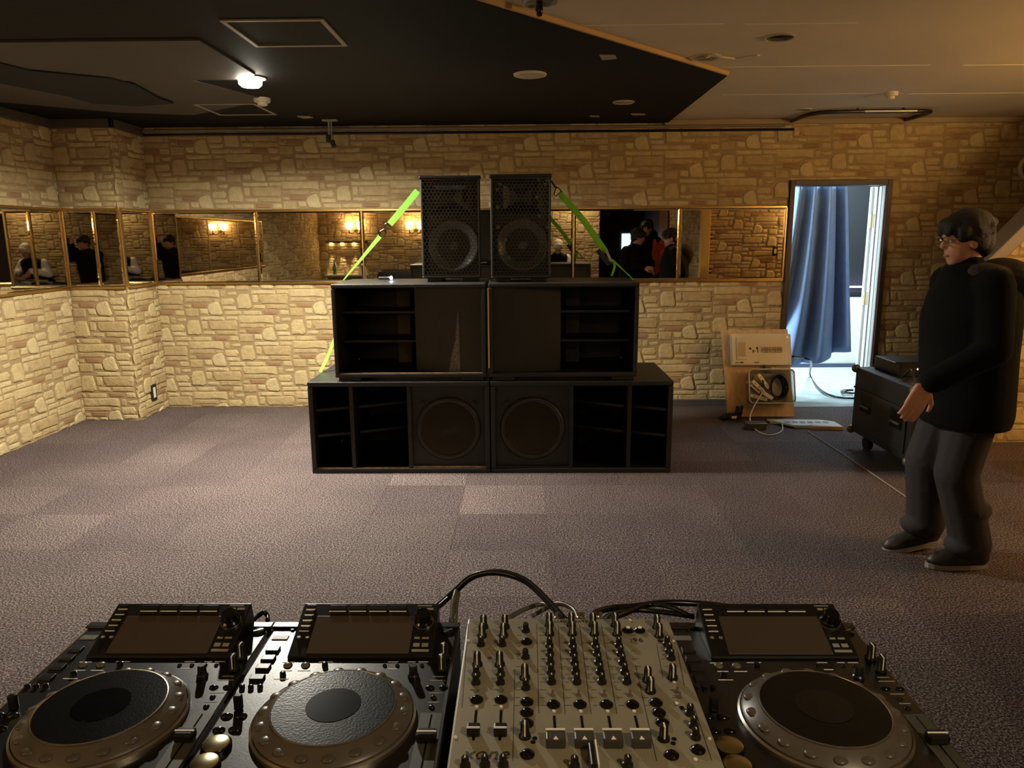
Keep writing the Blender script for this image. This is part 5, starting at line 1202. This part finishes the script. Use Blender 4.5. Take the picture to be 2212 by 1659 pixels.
# walker in profile, facing left; local +y is world -x, local +x is away from the camera
WK = dict(head=(.0, .065, 1.478), hrot=(-.12, 0, -.06), neck=(0, .03, 1.345), chest=(0, .02, 1.16), pelvis=(0, -.02, .84), shL=(-.175, .02, 1.285), shR=(.175, .02, 1.285),
          elL=(-.255, .04, 1.03), wrL=(-.225, .285, .885), elR=(.255, -.05, 1.04), wrR=(.25, .02, .82), hipL=(-.085, -.02, .80), hipR=(.085, -.02, .80),
          knL=(-.095, .045, .45), anL=(-.10, -.055, .078), knR=(.09, .08, .46), anR=(.10, .045, .10), ptL=0., ptR=-.22, yawL=0, yawR=0)
person('person in black hooded coat, dark trousers and glasses walking left', (1.985, 3.30, 0), PI/2, WK, M_HAIR,
       [(.66, 0, -.015, .215, .175), (.72, 0, -.015, .225, .185), (.86, 0, -.01, .222, .182), (1.0, 0, 0, .222, .186), (1.14, 0, .005, .225, .190), (1.24, 0, .0, .21, .172), (1.32, 0, .01, .15, .13), (1.37, 0, .03, .10, .10)],
       M_COAT, hood=(M_HOODF, [((0, -.12, 1.30), (.165, .115, .10), (.25, 0, 0)), ((0, -.17, 1.235), (.14, .065, .115), (.2, 0, 0)), ((-.10, .0, 1.33), (.06, .10, .05), (.2, 0, 0)), ((.10, .0, 1.33), (.06, .10, .05), (.2, 0, 0)), ((0, .075, 1.33), (.085, .05, .04), (0, 0, 0))]),
       vox=.008, hands=[((-.222, .297, .870), (.0, .38, -.92), (.95, -.2, 0), 1, 1.05, .45), ((.25, .03, .80), (.02, .25, -.95), (-.95, -.2, 0), -1, 1.05, .4)], glasses=True)
def stand(headz, lean=0., y=0.):
    k = headz/1.478
    return dict(head=(0, .10+lean, headz), neck=(0, .04+lean*.8, headz-.135), chest=(0, lean*.5, headz-.32), pelvis=(0, -.02, .84*k), shL=(-.17, lean*.75, headz-.20), shR=(.17, lean*.75, headz-.20),
                elL=(-.24, lean*.6+.0, headz-.45), wrL=(-.20, .20+lean*.5, headz-.58), elR=(.24, lean*.6, headz-.45), wrR=(.20, .2+lean*.5, headz-.58), hipL=(-.085, -.02, .80*k), hipR=(.085, -.02, .80*k),
                knL=(-.095, .0, .45*k), anL=(-.10, -.02, .078), knR=(.095, .0, .45*k), anR=(.10, -.02, .078))
def tors(J, w=1.):
    hz = J['head'][2]; cy = J['chest'][1]; ny = J['neck'][1]
    return [(.70, 0, -.01, .20*w, .155*w), (.85, 0, -.01, .205*w, .16*w), (hz-.46, 0, cy*.6, .21*w, .165*w), (hz-.34, 0, cy, .215*w, .165*w), (hz-.23, 0, (cy+ny)/2, .20*w, .15*w), (hz-.16, 0, ny, .14*w, .12*w), (hz-.11, 0, ny, .09, .09)]
# photographer holding the phone, just behind the lens
J = stand(1.46, .05); J.update(wrR=(.12, .28, 1.44), elR=(.26, .12, 1.20), wrL=(-.0+.26, .28, 1.46), elL=(-.05, .22, 1.22), hrot=(-.15, 0, -.2))
person('person in dark hooded jacket holding up a phone, seen in the mirrors', (-.19, -.36, 0), 0, J, M_HAIR, tors(J), M_COAT, vox=.011,
       hands=[((.115, .285, 1.445), (.1, .1, .7), (.8, -.3, 0), 1, 1., .5), ((.268, .285, 1.455), (-.1, .1, .7), (-.8, -.3, 0), -1, 1., .5)])
ph = thing('phone', 'dark phone held up by the photographer', 'phone', (0, -.022, 1.5)); MB().box(-.078, .078, -.004, .004, -.038, .038).build('phone_body', M_GLOSS, ph, bevel=.003); MB().cyl((.0, .004, .012), (.0, .007, .012), .007, n=12).build('lens_ring', M_SILVER, ph)
# fair-haired person leaning next to the camera
J = stand(1.33, .22); J.update(hrot=(-.45, 0, .1), wrL=(-.10, .42, 1.02), wrR=(.12, .42, 1.0), elL=(-.26, .2, .96), elR=(.26, .2, .96))
person('fair haired person in black jacket with white sleeves leaning forward, seen in the mirrors', (.62, -.28, 0), 0, J, M_BLOND, tors(J), M_COAT, vox=.011, sleeves=mat('white_sleeve', (238, 236, 230), .6, bump=.3, bscale=40),
       hands=[((-.10, .43, 1.01), (.1, .6, -.5), (.7, 0, 0), 1, 1., .5), ((.12, .43, .99), (-.1, .6, -.5), (-.7, 0, 0), -1, 1., .5)])
# two people standing just out of frame on the right
J = stand(1.49, .02); J.update(hrot=(-.25, 0, -.5), wrL=(-.06, .26, 1.05), wrR=(.10, .24, 1.0))
person('dark haired person in black jacket turned sideways, seen in the mirror', (1.64, 1.76, 0), -.9, J, M_HAIR, tors(J), M_COAT, vox=.011, hands=[((-.06, .27, 1.04), (.3, .8, 0), (.5, 0, -.5), 1, 1., .6), ((.10, .25, 1.0), (-.3, .8, 0), (-.5, 0, -.5), -1, 1., .6)])
J = stand(1.62, .0); J.update(wrL=(-.12, .27, 1.12), wrR=(.22, .30, 1.12), elR=(.28, .10, 1.12))
person('tall person in black with hood up and arm out, seen in the mirror', (1.98, 1.05, 0), .15, J, M_HAIR, tors(J, 1.08), M_COAT, vox=.011,
       hood=(M_COAT, [((0, .02, 1.665), (.115, .125, .12), (0, 0, 0)), ((0, -.05, 1.58), (.12, .12, .15), (0, 0, 0)), ((-.08, -.01, 1.50), (.10, .10, .12), (0, 0, 0)), ((.08, -.01, 1.50), (.10, .10, .12), (0, 0, 0))]),
       hands=[((-.12, .28, 1.11), (.2, .8, -.2), (.5, 0, -.6), 1, 1., .6), ((.22, .31, 1.11), (-.1, .8, -.2), (-.5, 0, -.6), -1, 1., .6)])
og = thing('orange_jacket', 'orange jacket hung over the arm of the hooded person', 'jacket', (2.12, 1.56, 1.27))
m = MB(); rg = random.Random(2); vs = []; fs = []
for j in range(15):
    for i in range(15):
        u, v = i/14-.5, j/14
        vs.append((u*.17*(1+.2*math.sin(v*5)), .035*math.sin(u*22+v*4)+.02*math.sin(v*17+u*5), .16-v*.52+.03*math.sin(u*8)))
for j in range(14):
    for i in range(14): fs.append((j*15+i, j*15+i+1, j*15+i+16, j*15+i+15))
m.add(vs, fs); o = m.build('cloth', M_ORANGE, og, smooth=True); q = o.modifiers.new('s', 'SOLIDIFY'); q.thickness = .03
